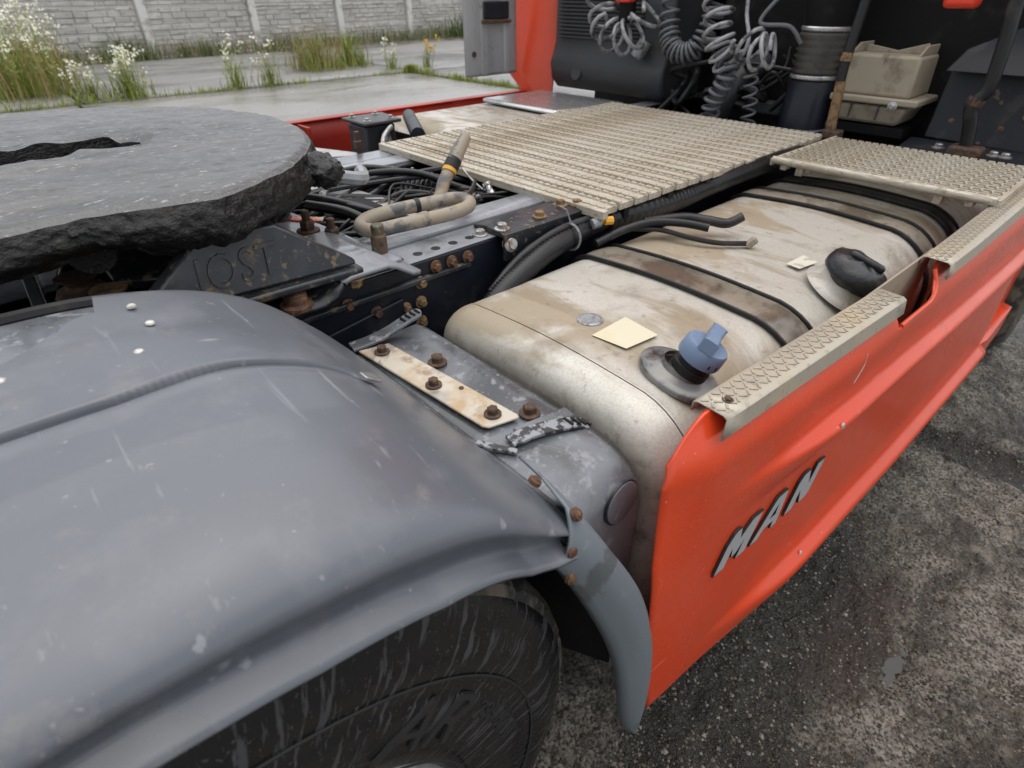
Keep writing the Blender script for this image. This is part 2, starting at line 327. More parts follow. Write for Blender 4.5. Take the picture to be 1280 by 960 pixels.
def cr(pts, n=8, closed=False):
    """Catmull-Rom resample"""
    P = [Vector(p) for p in pts]; out = []; N = len(P); rng = N if closed else N-1
    for i in range(rng):
        if closed: a, b, c, d = P[(i-1) % N], P[i], P[(i+1) % N], P[(i+2) % N]
        else: a, b, c, d = P[max(i-1, 0)], P[i], P[i+1], P[min(i+2, N-1)]
        for k in range(n):
            t = k/n
            out.append(.5*((2*b)+(c-a)*t+(2*a-5*b+4*c-d)*t*t+(3*b-a-3*c+d)*t**3))
    if not closed: out.append(P[-1])
    return out

def lerp_tab(tab, x):
    if x <= tab[0][0]: return tab[0][1]
    for (a, b), (c, d) in zip(tab, tab[1:]):
        if x <= c: return b+(d-b)*(x-a)/(c-a)
    return tab[-1][1]
def sm(a, b, x):
    t = min(1, max(0, (x-a)/(b-a))); return t*t*(3-2*t)
def fbm(p, o=4): return noise.fractal(Vector(p), .9, 2.1, o)

def hexbolt(name, loc, axis, r, h, mat, parent, washer=True, stud=0):
    m = MB(); n = []
    if washer: m.lathe([(r*1.55, 0), (r*1.55, h*.22), (r*1.3, h*.3)], loc, axis, 14)
    b = Vector(loc)+Vector(axis).normalized()*h*.25
    m.lathe([(r, 0), (r, h*.62), (r*.82, h*.75)], b, axis, 6)
    if stud: m.lathe([(r*.55, h*.7), (r*.55, h*.7+stud), (r*.4, h*.75+stud)], b, axis, 10)
    return m.build(name, mat, parent, smooth=True, sharp=30)

# ================================================================== GROUND
def gz(x, y):
    z = .007*fbm((x*2.2, y*2.2, 0), 4)+.004*fbm((x*11, y*11, 3), 3)+.0060*fbm((x*30, y*30, 7), 4)
    # hollows that hold water beside the truck
    for px, py, rx, ry, d in ((2.27, -1.42, .07, .40, .016), (1.215, -1.403, .075, .03, .015), (1.5, -1.41, .06, .035, .014), (1.56, -1.53, .05, .035, .014), (1.35, -1.60, .06, .03, .012)):
        q = ((x-px)/rx)**2+((y-py)/ry)**2
        if q < 4: z -= d*math.exp(-q)
    return z-.006
def axis_pts(segs):
    out = []
    for a, b, st in segs:
        n = max(1, round((b-a)/st))
        out += [a+(b-a)*i/n for i in range(n)]
    return out+[segs[-1][1]]
xs = axis_pts([(-300, -20, 70), (-20, -2, 6), (-2, .4, .3), (.4, 3.4, .010), (3.4, 6, .1), (6, 30, 4), (30, 300, 90)])
ys = axis_pts([(-300, -20, 70), (-20, -3, 4), (-3, -2.2, .1), (-2.2, -.85, .010), (-.85, 2, .25), (2, 30, 4), (30, 300, 90)])
rows = []
for x in xs:
    rows.append([(x, y, gz(x, y) if (.35 < x < 3.45 and -2.25 < y < -.8) else -.006) for y in ys])
MT['asphalt'] = M('wet_worn_asphalt', (.028, .024, .018), .42, spec=.35, layers=[
    dict(scale=130, detail=5, lo=.44, hi=.60, color=(.29, .255, .205), rough=.5, amt=.9, nr=.7),
    dict(type='voronoi', scale=150, cell=True, lo=.52, hi=.66, color=(.34, .315, .27), rough=.55, amt=.75),
    dict(scale=2.6, detail=8, lo=.47, hi=.57, color=(.022, .018, .013), rough=.12, amt=.85, dist=.7, seed=3, nr=.68),
    dict(scale=11, detail=8, lo=.48, hi=.62, color=(.040, .030, .019), rough=.35, amt=.75, nr=.72),
    dict(scale=5, detail=8, lo=.57, hi=.66, color=(.27, .235, .185), rough=.45, amt=.7, nr=.7, seed=9),
    dict(type='blob', scale=7, c=(.95, -1.16), size=(.75, .15), lo=2.25, hi=1.45, color=(.012, .0105, .007), rough=.2, amt=.88),  # darker, smoother ground along the foot of the skirt
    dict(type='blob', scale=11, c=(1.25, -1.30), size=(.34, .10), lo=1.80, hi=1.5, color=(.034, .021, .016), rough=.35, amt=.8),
    dict(type='blob', scale=9, c=(2.27, -1.42), size=(.105, .50), lo=2.0, hi=1.86, color=(.016, .012, .009), rough=.3, amt=.95, ragged=1.9),
    dict(scale=520, detail=3, lo=.60, hi=.68, color=(.48, .46, .41), rough=.4, amt=.6)],
    bumps=[dict(type='voronoi', scale=95, strength=.8, d=.007), dict(scale=55, strength=1.0, d=.011, detail=8, nr=.7), dict(scale=320, strength=.7, d=.002)])
g = MB(); g.grid(rows); ground = g.build('ground', 'asphalt', None, smooth=True, sharp=0, flipn=False)
setp(ground, kind='structure')
MT['water'] = M('puddle_water', (.014, .012, .010), .03, spec=.5, bumps=[dict(scale=30, strength=.12, d=.003, detail=3)])
def puddle(label, cx, cy, rx, ry, z=-.0203):
    m = MB(); n = 40
    loop = []
    for k in range(n):
        a = 2*math.pi*k/n; q = 1+.25*fbm((math.cos(a)*1.3+cx, math.sin(a)*1.3, 5))
        loop.append((cx+rx*q*math.cos(a), cy+ry*q*math.sin(a), z))
    m.add([(cx, cy, z)]+loop, [(0, 1+k, 1+(k+1) % n) for k in range(n)])
    o = m.build('puddle', 'water', None, flipn=False); setp(o, label, None, None, 'structure')
puddle('dark muddy gully of water crossing the asphalt beside the front of the red skirt', 2.27, -1.42, .12, .5, -.0255)
puddle('small bright puddle near the bottom of the picture', 1.215, -1.403, .13, .06)
puddle('small puddle right of the raised letters', 1.5, -1.41, .11, .07)
puddle('small puddle at the right edge of the asphalt', 1.56, -1.53, .1, .07)

# loose stones bedded in the worn surface
rs = random.Random(31)
for nm, cl, cnt in (('pale', (.26, .235, .195), 2600), ('brown', (.13, .108, .08), 6000), ('dark', (.035, .033, .03), 5200)):
    MT['stone_'+nm] = M(nm+'_stone', cl, .5, layers=[dict(scale=90, lo=.4, hi=.65, color=tuple(q*.6 for q in cl))])
    m = MB()
    for k in range(cnt):
        x = .52+2.6*rs.random()**1.4; y = -1.04-.95*rs.random()
        if fbm((x*3, y*3, 11), 3) < -.25 and rs.random() < .7: continue
        r = rs.uniform(.0018, .0048)*(1+.8*(rs.random() < .06)); z = gz(x, y)
        a = rs.uniform(0, 3.14); ca, sa = math.cos(a), math.sin(a)
        q = [rs.uniform(.7, 1.4) for _ in range(5)]
        P = [(r*q[0], 0, 0), (0, r*q[1], 0), (-r*q[2], 0, 0), (0, -r*q[3], 0), (r*.2, 0, r*.7*q[4]), (0, 0, -r*.5)]
        m.add([(x+ca*u-sa*v, y+sa*u+ca*v, z+t) for u, v, t in P], [(0, 1, 4), (1, 2, 4), (2, 3, 4), (3, 0, 4)])
    setp(m.build('loose_grit', 'stone_'+nm, None, flipn=False), nm+' grit bedded in the worn asphalt beside the truck', 'grit', None, 'stuff')

# concrete slabs beyond the truck
MT['slab'] = M('wet_concrete', (.25, .243, .23), .3, layers=[
    dict(scale=.8, detail=6, lo=.45, hi=.62, color=(.21, .205, .19), rough=.18, stretch=(.5, 1, 1)),
    dict(scale=2.2, detail=6, lo=.58, hi=.68, color=(.16, .15, .14), rough=.12, amt=.7, stretch=(.4, 1, 1)),
    dict(scale=30, detail=5, lo=.5, hi=.7, color=(.33, .31, .28), amt=.6)], bumps=[dict(scale=20, strength=.15, d=.005)])
MT['slab_far'] = M('old_dark_concrete', (.19, .185, .178), .4, layers=[
    dict(scale=.7, detail=6, lo=.45, hi=.6, color=(.12, .115, .115), rough=.25, stretch=(.4, 1, 1)),
    dict(scale=1.6, detail=6, lo=.54, hi=.66, color=(.29, .285, .27), amt=.8, stretch=(.5, 1.2, 1)),
    dict(scale=9, detail=6, lo=.6, hi=.68, color=(.07, .06, .05), amt=.6)], bumps=[dict(scale=12, strength=.2, d=.006)])
def slab(x0, x1, y0, y1, mat, dz=0):
    m = MB(); nx, ny = max(2, int((x1-x0)/.5)), max(2, int((y1-y0)/.5))
    m.grid([[(x0+(x1-x0)*i/nx, y0+(y1-y0)*j/ny, .008+dz+.004*fbm((x0+i*.5, y0+j*.5, 1))) for j in range(ny+1)] for i in range(nx+1)])
    o = m.build('concrete_slab', mat, None, smooth=True, flipn=False, solid=.03); setp(o, kind='structure')
for a, b in ((-4, 1.45), (1.5, 6.98)): slab(a, b, 1.9, 9.1, 'slab')
for a, b in ((7.1, 13), (13.06, 19)): slab(a, b, 1.9, 9.1, 'slab_far', .002)
for k in range(5): slab(-4+5.6*k, 1.54+5.6*k, 9.22, 14.9, 'slab_far', .003*(k % 2))

# ================================================================== FENCE
MT['fence'] = M('cast_concrete_stone', (.54, .525, .495), .75, layers=[
    dict(scale=1.1, detail=6, lo=.45, hi=.65, color=(.46, .44, .405)), dict(scale=9, detail=6, lo=.52, hi=.68, color=(.37, .35, .315), amt=.8)],
    bumps=[dict(scale=25, strength=.5, d=.015, detail=6)])
MT['post'] = M('concrete_post', (.70, .69, .66), .7, layers=[dict(scale=4, detail=6, lo=.5, hi=.66, color=(.38, .36, .33))], bumps=[dict(scale=60, strength=.2, d=.003)])
fence = setp(empty('concrete_fence', (1.6, 15.45, 0)), 'pale grey precast concrete fence with stone relief panels along the yard', 'fence')
FD = Vector((1, .155, 0)).normalized(); FN = Vector((FD.y, -FD.x, 0))   # FN looks towards the truck
SP = 2.75
def fpt(s, d, z): return FD*s+FN*d+Vector((0, 0, z))
rnd = random.Random(3)
for i in range(-2, 9):
    m = MB(); s = i*SP
    b = [fpt(s-.10, .10, 0), fpt(s+.10, .10, 0), fpt(s+.10, -.10, 0), fpt(s-.10, -.10, 0)]
    m.prism(b, (0, 0, 2.25))
    m.build('post', 'post', fence, bevel=.015)
    if i == 8: continue
    for r in range(4):       # four stacked panels per bay, each a slab of rough coursed stone relief
        m = MB(); z0 = .04+r*.5
        m.prism([fpt(s+.105, .0, z0), fpt(s+SP-.105, .0, z0), fpt(s+SP-.105, -.05, z0), fpt(s+.105, -.05, z0)], (0, 0, .49))
        zz = z0+.008
        while zz < z0+.46:
            h = min(rnd.uniform(.075, .13), z0+.484-zz); xx = s+.115
            if h < .05: break
            while xx < s+SP-.13:
                L = min(rnd.uniform(.18, .5), s+SP-.115-xx); d = rnd.uniform(.010, .034); e = .012
                if L < .05: break
                p = lambda a, dd, z: fpt(a, dd, z)
                q1, q2, q3, q4 = [rnd.uniform(-.010, .010) for _ in range(4)]
                V = [p(xx+.004, .0005, zz+.003), p(xx+L-.004, .0005, zz+.003), p(xx+L-.004, .0005, zz+h-.003), p(xx+.004, .0005, zz+h-.003),
                     p(xx+e, d+q1, zz+e), p(xx+L-e, d+q2, zz+e), p(xx+L-e, d+q3, zz+h-e), p(xx+e, d+q4, zz+h-e)]
                m.add(V, [(4, 5, 6, 7), (0, 1, 5, 4), (1, 2, 6, 5), (2, 3, 7, 6), (3, 0, 4, 7)])
                xx += L
            zz += h
        m.build('stone_panel', 'fence', fence, flipn=False)

# ================================================================== PLANTS
def leafmat(name, c, c2): return M(name, c, .5, layers=[dict(scale=6, lo=.4, hi=.65, color=c2)])
MT['grass'] = leafmat('grass_green', (.19, .25, .035), (.30, .32, .07))
MT['grass_dark'] = leafmat('grass_dark_green', (.06, .11, .02), (.10, .15, .03))
MT['straw'] = leafmat('dry_stalk', (.33, .20, .09), (.30, .25, .10))
MT['flower'] = M('white_flower', (.78, .76, .62), .6)
MT['flower_y'] = M('yellow_flower', (.70, .42, .02), .6)
def blade(m, b, h, lean, wd, a):
    d = Vector((math.cos(a), math.sin(a), 0)); s = Vector((-d.y, d.x, 0))*wd; b = Vector(b)
    p1 = b+d*lean*.35*h+Vector((0, 0, h*.6)); p2 = b+d*lean*h+Vector((0, 0, h))
    m.add([b-s, b+s, p1+s*.7, p1-s*.7, p2], [(0, 1, 2, 3), (3, 2, 4)])
def tuft_plant(label, x, y, r, h, n, flowers=0, straw=0, mat='grass', fl='flower', name='weed_clump', cat='weeds', seed=1, grp='weeds growing in the yard'):
    rn = random.Random(seed); o = setp(empty(name, (x, y, .005)), label, cat, grp)
    m = MB()
    for k in range(n):
        a = rn.uniform(0, 6.28); q = r*abs(rn.gauss(0, .75)); hh = h*rn.uniform(.2, 1)*max(.25, 1-.4*q/r)
        blade(m, (q*math.cos(a), q*math.sin(a), 0), hh, rn.uniform(.05, .8), rn.uniform(.004, .011), rn.uniform(0, 6.28))
    m.build('leaves', mat, o, flipn=False)
    if straw:
        m = MB()
        for k in range(straw):
            a = rn.uniform(0, 6.28); q = r*math.sqrt(rn.random()); blade(m, (q*math.cos(a), q*math.sin(a), 0), h*rn.uniform(.5, 1.05), rn.uniform(.1, .5), .006, rn.uniform(0, 6.28))
        m.build('dry_stalks', 'straw', o, flipn=False)
    if flowers:
        st = MB(); fm = MB()
        for k in range(flowers):
            a = rn.uniform(0, 6.28); q = r*.9*math.sqrt(rn.random()); b = Vector((q*math.cos(a), q*math.sin(a), 0))
            t = b+Vector((rn.uniform(-.12, .12), rn.uniform(-.12, .12), h*rn.uniform(.6, 1.1)))
            st.tube([b, (b+t)/2+Vector((rn.uniform(-.02, .02),)*3), t], .0035, 4)
            for j in range(7):
                c = t+Vector((rn.gauss(0, .035), rn.gauss(0, .035), rn.gauss(0, .03))); s_ = rn.uniform(.014, .028)
                nrm = Vector((rn.gauss(0, 1), rn.gauss(0, 1), rn.gauss(0, 1)+.6)).normalized(); u = nrm.orthogonal().normalized()*s_; v = nrm.cross(u)
                fm.add([c+u, c+v, c-u, c-v, c+nrm*s_*.6], [(0, 1, 4), (1, 2, 4), (2, 3, 4), (3, 0, 4), (0, 3, 2, 1)])
                # small leaf on the stalk
                q2 = b.lerp(t, rn.uniform(.2, .9)); a2 = rn.uniform(0, 6.28); e = Vector((math.cos(a2), math.sin(a2), .3))*rn.uniform(.04, .09); sw = Vector((-e.y, e.x, 0))*.22
                st.add([q2, q2+e*.5+sw, q2+e, q2+e*.5-sw], [(0, 1, 2, 3)])
        st.build('stalks', mat, o, flipn=False); setp(fm.build('flower_heads', fl, o, flipn=False), kind='stuff')
    return o
tuft_plant('large tangle of white-flowered weeds with dry brown stalks at the left edge', 1.15, 10.6, .75, 1.0, 420, 60, 160, seed=1)
tuft_plant('tall white-flowered weeds standing against the leftmost fence post', 1.35, 12.2, .6, 1.1, 160, 60, 120, seed=11)
tuft_plant('bushy white-flowered weed at the slab joint right of the large tangle', 2.2, 9.35, .28, .62, 170, 26, 0, seed=2)
tuft_plant('thin flowering weed between the large tangle and the bushy weed', 1.72, 9.5, .2, .5, 70, 12, 0, seed=3)
tuft_plant('slim pair of white-flowered weeds behind the greased plate', 3.75, 9.3, .2, .68, 60, 9, 0, seed=4)
tuft_plant('upright leafy weed at the joint left of the tall grass', 4.3, 9.25, .16, .75, 70, 4, 0, seed=5)
tuft_plant('tall yellow-green grass clump with reddish stalks before the fence', 5.95, 10.9, .55, .85, 420, 0, 150, seed=6)
tuft_plant('bright green grass clump at the right end of the tall grass', 6.75, 10.9, .38, .85, 320, 0, 20, seed=7)
tuft_plant('small yellow-flowered weed near the slab corner', 7.75, 9.6, .12, .5, 40, 8, 0, fl='flower_y', seed=8)
tuft_plant('small pale weed left of the yellow-flowered weed', 7.1, 9.9, .15, .5, 50, 7, 0, seed=9)
tuft_plant('dark green grass bush at the fence foot near the cab', 14.4, 16.6, .9, 1.05, 420, 0, 0, mat='grass_dark', seed=10)
tuft_plant('round dark weed bush at the foot of the second fence post', 3.55, 15.2, .45, .75, 260, 0, 0, mat='grass_dark', seed=12)
def grass_strip(name, label, pts, width, h, n, mat, seed):
    rn = random.Random(seed); m = MB(); P = [Vector(p) for p in pts]
    for k in range(n):
        i = rn.randrange(len(P)-1); p = P[i].lerp(P[i+1], rn.random())
        if fbm((p.x*1.1, p.y*1.1, seed), 3) < -.12 and rn.random() < .8: continue
        a = rn.uniform(0, 6.28); p = p+Vector((rn.gauss(0, width), rn.gauss(0, width), .004))
        blade(m, p, h*rn.uniform(.3, 1)*(1+.8*max(0, fbm((p.x*.9, p.y*.9, 9), 2))), rn.uniform(.1, .7), .006, a)
    o = m.build(name, mat, None, flipn=False); setp(o, label, 'grass', None, 'stuff')
grass_strip('joint_grass', 'short green grass growing along the slab joints', [(0, 9.16, 0), (7.03, 9.16, 0), (7.03, 9.16, 0), (7.04, 5.5, 0)], .05, .16, 3800, 'grass', 21)
grass_strip('fence_grass', 'rough green grass along the foot of the fence', [(-2, 14.75, 0), (3, 15.2, 0), (9, 16.1, 0), (18, 17.5, 0)], .22, .42, 5200, 'grass_dark', 22)
grass_strip('fence_dry_grass', 'dry brownish grass mixed along the fence', [(-2, 14.8, 0), (3, 15.2, 0), (9, 16.1, 0), (18, 17.5, 0)], .25, .5, 1500, 'straw', 23)

# ================================================================== TRUCK
truck = setp(empty('truck_tractor', (0, 0, .05)), 'orange-red truck tractor seen over its grey mudguard, greased coupling plate and tank', 'truck')
T_ = truck
# ---------------------------------------------------------------- chassis rails
def rail(side):
    s = side     # -1 near rail, +1 far rail
    o = MB(); x0, x1 = -1.4, 3.2
    yo = .425*s; t = .008
    # C section: web outside, flanges inward
    sec = [(yo, .60), (yo, .88), (yo-s*.088, .88), (yo-s*.088, .872), (yo-s*t, .872), (yo-s*t, .608), (yo-s*.088, .608), (yo-s*.088, .60)]
    o.prism([(x0, y, z) for y, z in sec], (x1-x0, 0, 0))
    r = o.build('frame_rail', 'rail', T_, bevel=.003)
    # upper flange strip, its light grey is sky sheen put into the colour
    m = MB(); m.box(((x0+x1)/2, yo-s*.0435, .8822), (x1-x0, .085, .003)); m.build('top_flange', 'rail_top', r, bevel=.001)
    return r
railR = rail(-1); railL = rail(1)
for k in range(12):
    m = MB(); x = .552+.0445*k-.0445*2
    if x > .76: break
    m.lathe([(.0098, 0), (.0098, .0006)], (x, -.395, .8838), n=18); m.build('bolt_hole_disc', 'letter_edge', railR)  # black disc on the flange, the hole's dark painted as colour
for x, z in ((.415, .845), (.615, .862), (.655, .861), (.697, .860), (.576, .839), (.572, .798), (.535, .796), (.569, .755), (.47, .81), (.455, .77), (.34, .80), (.30, .76)):
    hexbolt('bolt', (x, -.426, z), (0, -1, 0), .0085, .014, 'rust' if z > .85 else ('rust_tan' if x > .5 else 'rust_dark'), railR)
m = MB(); m.prism([(.36, -.4255, .70), (.53, -.4255, .76), (.53, -.4255, .822), (.36, -.4255, .80)], (0, -.008, 0)); m.build('gusset_plate', 'rail', railR, bevel=.003)
m = MB(); m.box((.45, -.43, .845), (.5, .012, .012)); m.build('edge_strip', 'bracket', railR, bevel=.003)
# inner bar beside the near rail and the far rail's inner bar
m = MB(); m.prism([(.50, -.332, .868), (.50, -.332, .888), (.50, -.318, .893), (.50, -.262, .893), (.50, -.245, .880), (.50, -.245, .868)], (.95, 0, 0)); m.build('inner_bar', 'rail_top', T_, bevel=.003)
m = MB(); m.prism([(.62, .335, .868), (.62, .335, .884), (.62, .30, .888), (.62, .25, .884), (.62, .25, .868)], (.8, 0, 0)); m.build('inner_bar', 'rail_top', T_, bevel=.003)
# black angle bracket bolted over the rail under the walkway
m = MB()
m.prism([(.775, -.452, .884), (.775, -.352, .884), (.775, -.352, .892), (.775, -.40, .899), (.775, -.452, .896)], (.62, 0, 0))
m.box((1.085, -.454, .865), (.62, .008, .06))
ab = m.build('angle_bracket', 'bracket', T_, bevel=.003)
for x, y in ((.79, -.432), (.905, -.43), (1.0, -.405), (1.03, -.43)):
    hexbolt('bolt', (x, y, .897), (0, 0, 1), .011, .014, 'rust_tan' if x > .8 else 'zinc', ab)
hexbolt('bolt', (.757, -.398, .884), (0, 0, 1), .011, .012, 'zinc', railR)
m = MB(); m.lathe([(.016, 0), (.018, .012), (.011, .016), (.011, .02)], (.792, -.447, .868), (0, -1, .3), 10); m.build('lug', 'zinc', ab, smooth=True)
m = MB(); m.box((.885, -.436, .78), (.055, .02, .2)); m.build('support_leg', 'rail', T_, bevel=.004)
hexbolt('bolt', (.925, -.43, .822), (0, -1, 0), .016, .02, 'rust_tan', railR)
# cross members and belly between the rails
for x in (-.1, .36, 1.2, 1.9):
    m = MB(); m.box((x, 0, .72), (.07, .82, .2)); m.build('cross_member', 'black', T_, bevel=.004)
m = MB(); m.prism([(-.8, -.41, .40), (-.8, .41, .40), (-.8, .41, .55), (-.8, -.41, .55)], (3.6, 0, 0)); m.build('gearbox_housing', 'black', T_, bevel=.02)
m = MB(); m.tube([(-.6, 0, .66), (1.6, 0, .62)], .055, 14); m.build('drive_shaft', 'black', T_, smooth=True)
# light plates between the rails (under the coupling and across)
m = MB(); m.prism([(.462, -.42, .890), (.545, -.42, .890), (.505, .06, .890), (.43, .06, .890)], (0, 0, .007)); cp = m.build('cross_plate', 'rail_top', T_, bevel=.002)
for x, y, st in ((.479, -.168, .02), (.495, -.245, .02), (.472, -.05, .012)):
    hexbolt('bolt', (x, y, .897), (0, 0, 1), .0155, .026, 'rust_dark', cp, stud=st)
m = MB(); m.prism([(.475, -.02, .898), (.51, -.07, .898), (.545, -.11, .898), (.53, -.13, .898), (.49, -.09, .898), (.462, -.04, .898)], (0, 0, .002)); m.build('frayed_tape', 'wrap', cp)
m = MB()
a = [(.66, .33), (.735, .30), (.80, -.26), (.742, -.22), (.735, -.12), (.712, -.10), (.70, .02), (.672, .03), (.665, .14), (.63, .16)]
m.prism([(x, y, .866) for x, y in a], (0, 0, .006)); m.build('cross_plate', 'whiteplate', T_, bevel=.0015)
m = MB(); m.box((.70, -.01, .868), (.05, .11, .02)); m.build('clamp', 'black', T_, bevel=.004)
# tall bolt with verdigris beside the perforated flange
m = MB(); p = (.531, -.365, .884)
m.lathe([(.020, 0), (.020, .005), (.0155, .007), (.0155, .046), (.0125, .050), (.0125, .066), (.0105, .068)], p, n=16); m.build('tall_bolt', 'greenbolt', railR, smooth=True, sharp=35)

# ---------------------------------------------------------------- fifth wheel
KP = Vector((.240, .004)); ROT = .17; ZT = 1.09
def fR(th):
    """distance from kingpin to plate edge, plate centre at x=.05"""
    d = Vector((math.cos(th), math.sin(th))); c = Vector((.066, 0))-KP; b = d.dot(c); rr = .475
    q = b+math.sqrt(max(0, b*b-(c.dot(c)-rr*rr)))
    if d.y < 0 and d.x < .35: q = min(q, (.416+.25*max(0, KP.x+q*d.x))/-d.y)
    return q*(1+.010*fbm((math.cos(th)*2.2, math.sin(th)*2.2, 1.7), 4)+.012*max(0, math.cos(th+.75)))
def slot_hw(r): return .026+.030*sm(.0, .06, r)-.016*sm(.055, .085, r)*(1-sm(.09, .13, r))+.006*fbm((r*22, 0, 4), 3)+.05*sm(.18, .7, r)
NT, NR = 360, 80
fwh = empty('fifth_wheel'); fwh.parent = T_
top, = [[]]
for j in range(NR+1):
    row = []
    for i in range(NT+1):
        u = i/NT; th0 = -math.pi+2*math.pi*u+ROT
        Rm = fR(th0); f = j/NR; r = .022+(Rm-.022)*f
        hw = slot_hw(r); dl = math.asin(min(.99, hw/r)) if r > hw else 1.4
        th = -math.pi+dl+(2*math.pi-2*dl)*u+ROT
        x = KP.x+r*math.cos(th); y = KP.y+r*math.sin(th)
        a = .35; xr = x*math.cos(a)-y*math.sin(a); yr = x*math.sin(a)+y*math.cos(a)
        z = ZT+.0030*fbm((xr*5, yr*14, 0), 4)+.0009*fbm((xr*30, yr*90, 2), 4)+.002*math.sin(r*70+2.5*fbm((x*6, y*6, 8), 3))*sm(.03, .07, r)*(1-sm(.16, .3, r))
        z -= .010*(1-sm(0, .05, r-.02)); z -= .008*sm(.965, 1, f)
        row.append(Vector((x, y, z)))
    top.append(row)
m = MB(); m.grid([[p for p in r_] for r_ in top]); m.build('top_plate', 'grease', fwh, smooth=True, sharp=0)
# clotted grease rim
rim = []; NZ = 16
for k in range(NZ+1):
    row = []
    f = k/NZ
    for i in range(NT*2+1):
        ii = i/2; e = top[-1][int(ii)] if i % 2 == 0 else (top[-1][int(ii)]+top[-1][min(NT, int(ii)+1)])/2
        d = Vector((e.x-KP.x, e.y-KP.y, 0)).normalized(); th = math.atan2(d.y, d.x)
        H = .058+.026*sm(.05, .25, e.x)+.014*fbm((math.cos(th)*3.5, math.sin(th)*3.5, 6), 4)
        bulge = .010*math.sin(math.pi*min(1, f*1.15))+.007*fbm((e.x*24, e.y*24, f*4), 5)*sm(0, .2, f)+.005*fbm((e.x*80, e.y*80, f*14), 4)*sm(0, .15, f)-.040*sm(.5, 1, f)
        bulge += .010*max(0, fbm((e.x*9, e.y*9, 3), 3))*math.sin(math.pi*f)
        row.append(e+d*bulge+Vector((0, 0, -H*f)))
    rim.append(row)
m = MB(); m.grid(rim); m.build('grease_rim', 'grease_rim', fwh, smooth=True, sharp=0)
# slot walls and body under the plate
sl = [top[j][0] for j in range(NR, -1, -1)]+[top[0][i] for i in range(1, NT)]+[top[j][NT] for j in range(NR+1)]
m = MB(); m.grid([[p for p in sl], [p+Vector((0, 0, -.03)) for p in sl], [p+Vector((0, 0, -.06)) for p in sl]]); m.build('slot_wall', 'grease_rim', fwh, smooth=True, sharp=0)
m = MB(); m.lathe([(.33, .0), (.38, .03), (.38, .05)], (.04, .06, 1.015), n=48); m.build('body_casting', 'grease_rim', fwh, bevel=.01)
# grease lump pushed out at the front corner, and grey hook
m = MB()
rows = []
for i in range(25):
    ph = math.pi*i/24; row = []
    for k in range(40):
        th = 2*math.pi*k/40; d = Vector((math.sin(ph)*math.cos(th), math.sin(ph)*math.sin(th), math.cos(ph)))
        q = 1+.30*abs(fbm(d*2.6+Vector((3, 1, 0)), 4))
        row.append(Vector((.468, -.292, 1.050))+Vector((d.x*.036, d.y*.062, d.z*.026))*q)
    rows.append(row)
m.grid(rows, True); m.build('grease_lump', 'grease_rim', fwh, smooth=True, sharp=0)
m = MB()
m.tube(cr([(.50, -.20, 1.02), (.56, -.225, 1.005), (.60, -.21, .995), (.63, -.15, .992)], 6), .014, 8); m.build('release_hook', 'rail_top', fwh, smooth=True)
# pedestal bracket with raised lettering
ped = MB(); P0 = [(.095, .940), (.430, .930), (.430, .938), (.318, 1.018), (.215, 1.030), (.108, .955)]
def yped(z): return -.455+(z-.944)*.35
V = [(x, yped(z), z) for x, z in P0]; V2 = [(x, yped(z)+.03, z) for x, z in P0]; n = len(P0)
ped.add(V+V2, [tuple(range(n)), tuple(range(2*n-1, n-1, -1))]+[(i, n+i, n+(i+1) % n, (i+1) % n) for i in range(n)])
ped.prism([(.085, -.472, .922), (.436, -.472, .914), (.436, -.472, .927), (.085, -.472, .936)], (0, .12, 0))
pd = ped.build('pedestal', 'bracket', fwh, bevel=.004)
def raised_text(txt, mat, parent, mapf, size, name, ext=.002, sharp=False):
    cu = bpy.data.curves.new('t', 'FONT'); cu.body = txt; cu.size = size; cu.resolution_u = 3; cu.space_character = 1.05
    ob = bpy.data.objects.new('t', cu); col.objects.link(ob)
    dg = bpy.context.evaluated_depsgraph_get(); me0 = bpy.data.meshes.new_from_object(ob.evaluated_get(dg))
    bm = bmesh.new(); bm.from_mesh(me0)
    bmesh.ops.remove_doubles(bm, verts=bm.verts, dist=1e-5)
    bmesh.ops.subdivide_edges(bm, edges=[e for e in bm.edges if e.calc_length() > size*.22], cuts=2)
    bmesh.ops.triangulate(bm, faces=bm.faces)
    r = bmesh.ops.extrude_face_region(bm, geom=list(bm.faces))
    topv = {g_ for g_ in r['geom'] if isinstance(g_, bmesh.types.BMVert)}
    for v in bm.verts: v.co = mapf(v.co.x, v.co.y, ext if v in topv else -.001)
    bmesh.ops.recalc_face_normals(bm, faces=bm.faces)
    me = bpy.data.meshes.new(name); bm.to_mesh(me); bm.free(); me.materials.append(MT[mat])
    bpy.data.objects.remove(ob); bpy.data.curves.remove(cu)
    o = bpy.data.objects.new(name, me); col.objects.link(o); o.parent = parent
    return o
raised_text('JOST', 'bracket', pd, lambda u, v, d: Vector((.178+u*.86+v*.15, yped(.953+v)-d, .953+v)), .066, 'raised_lettering', .0035)
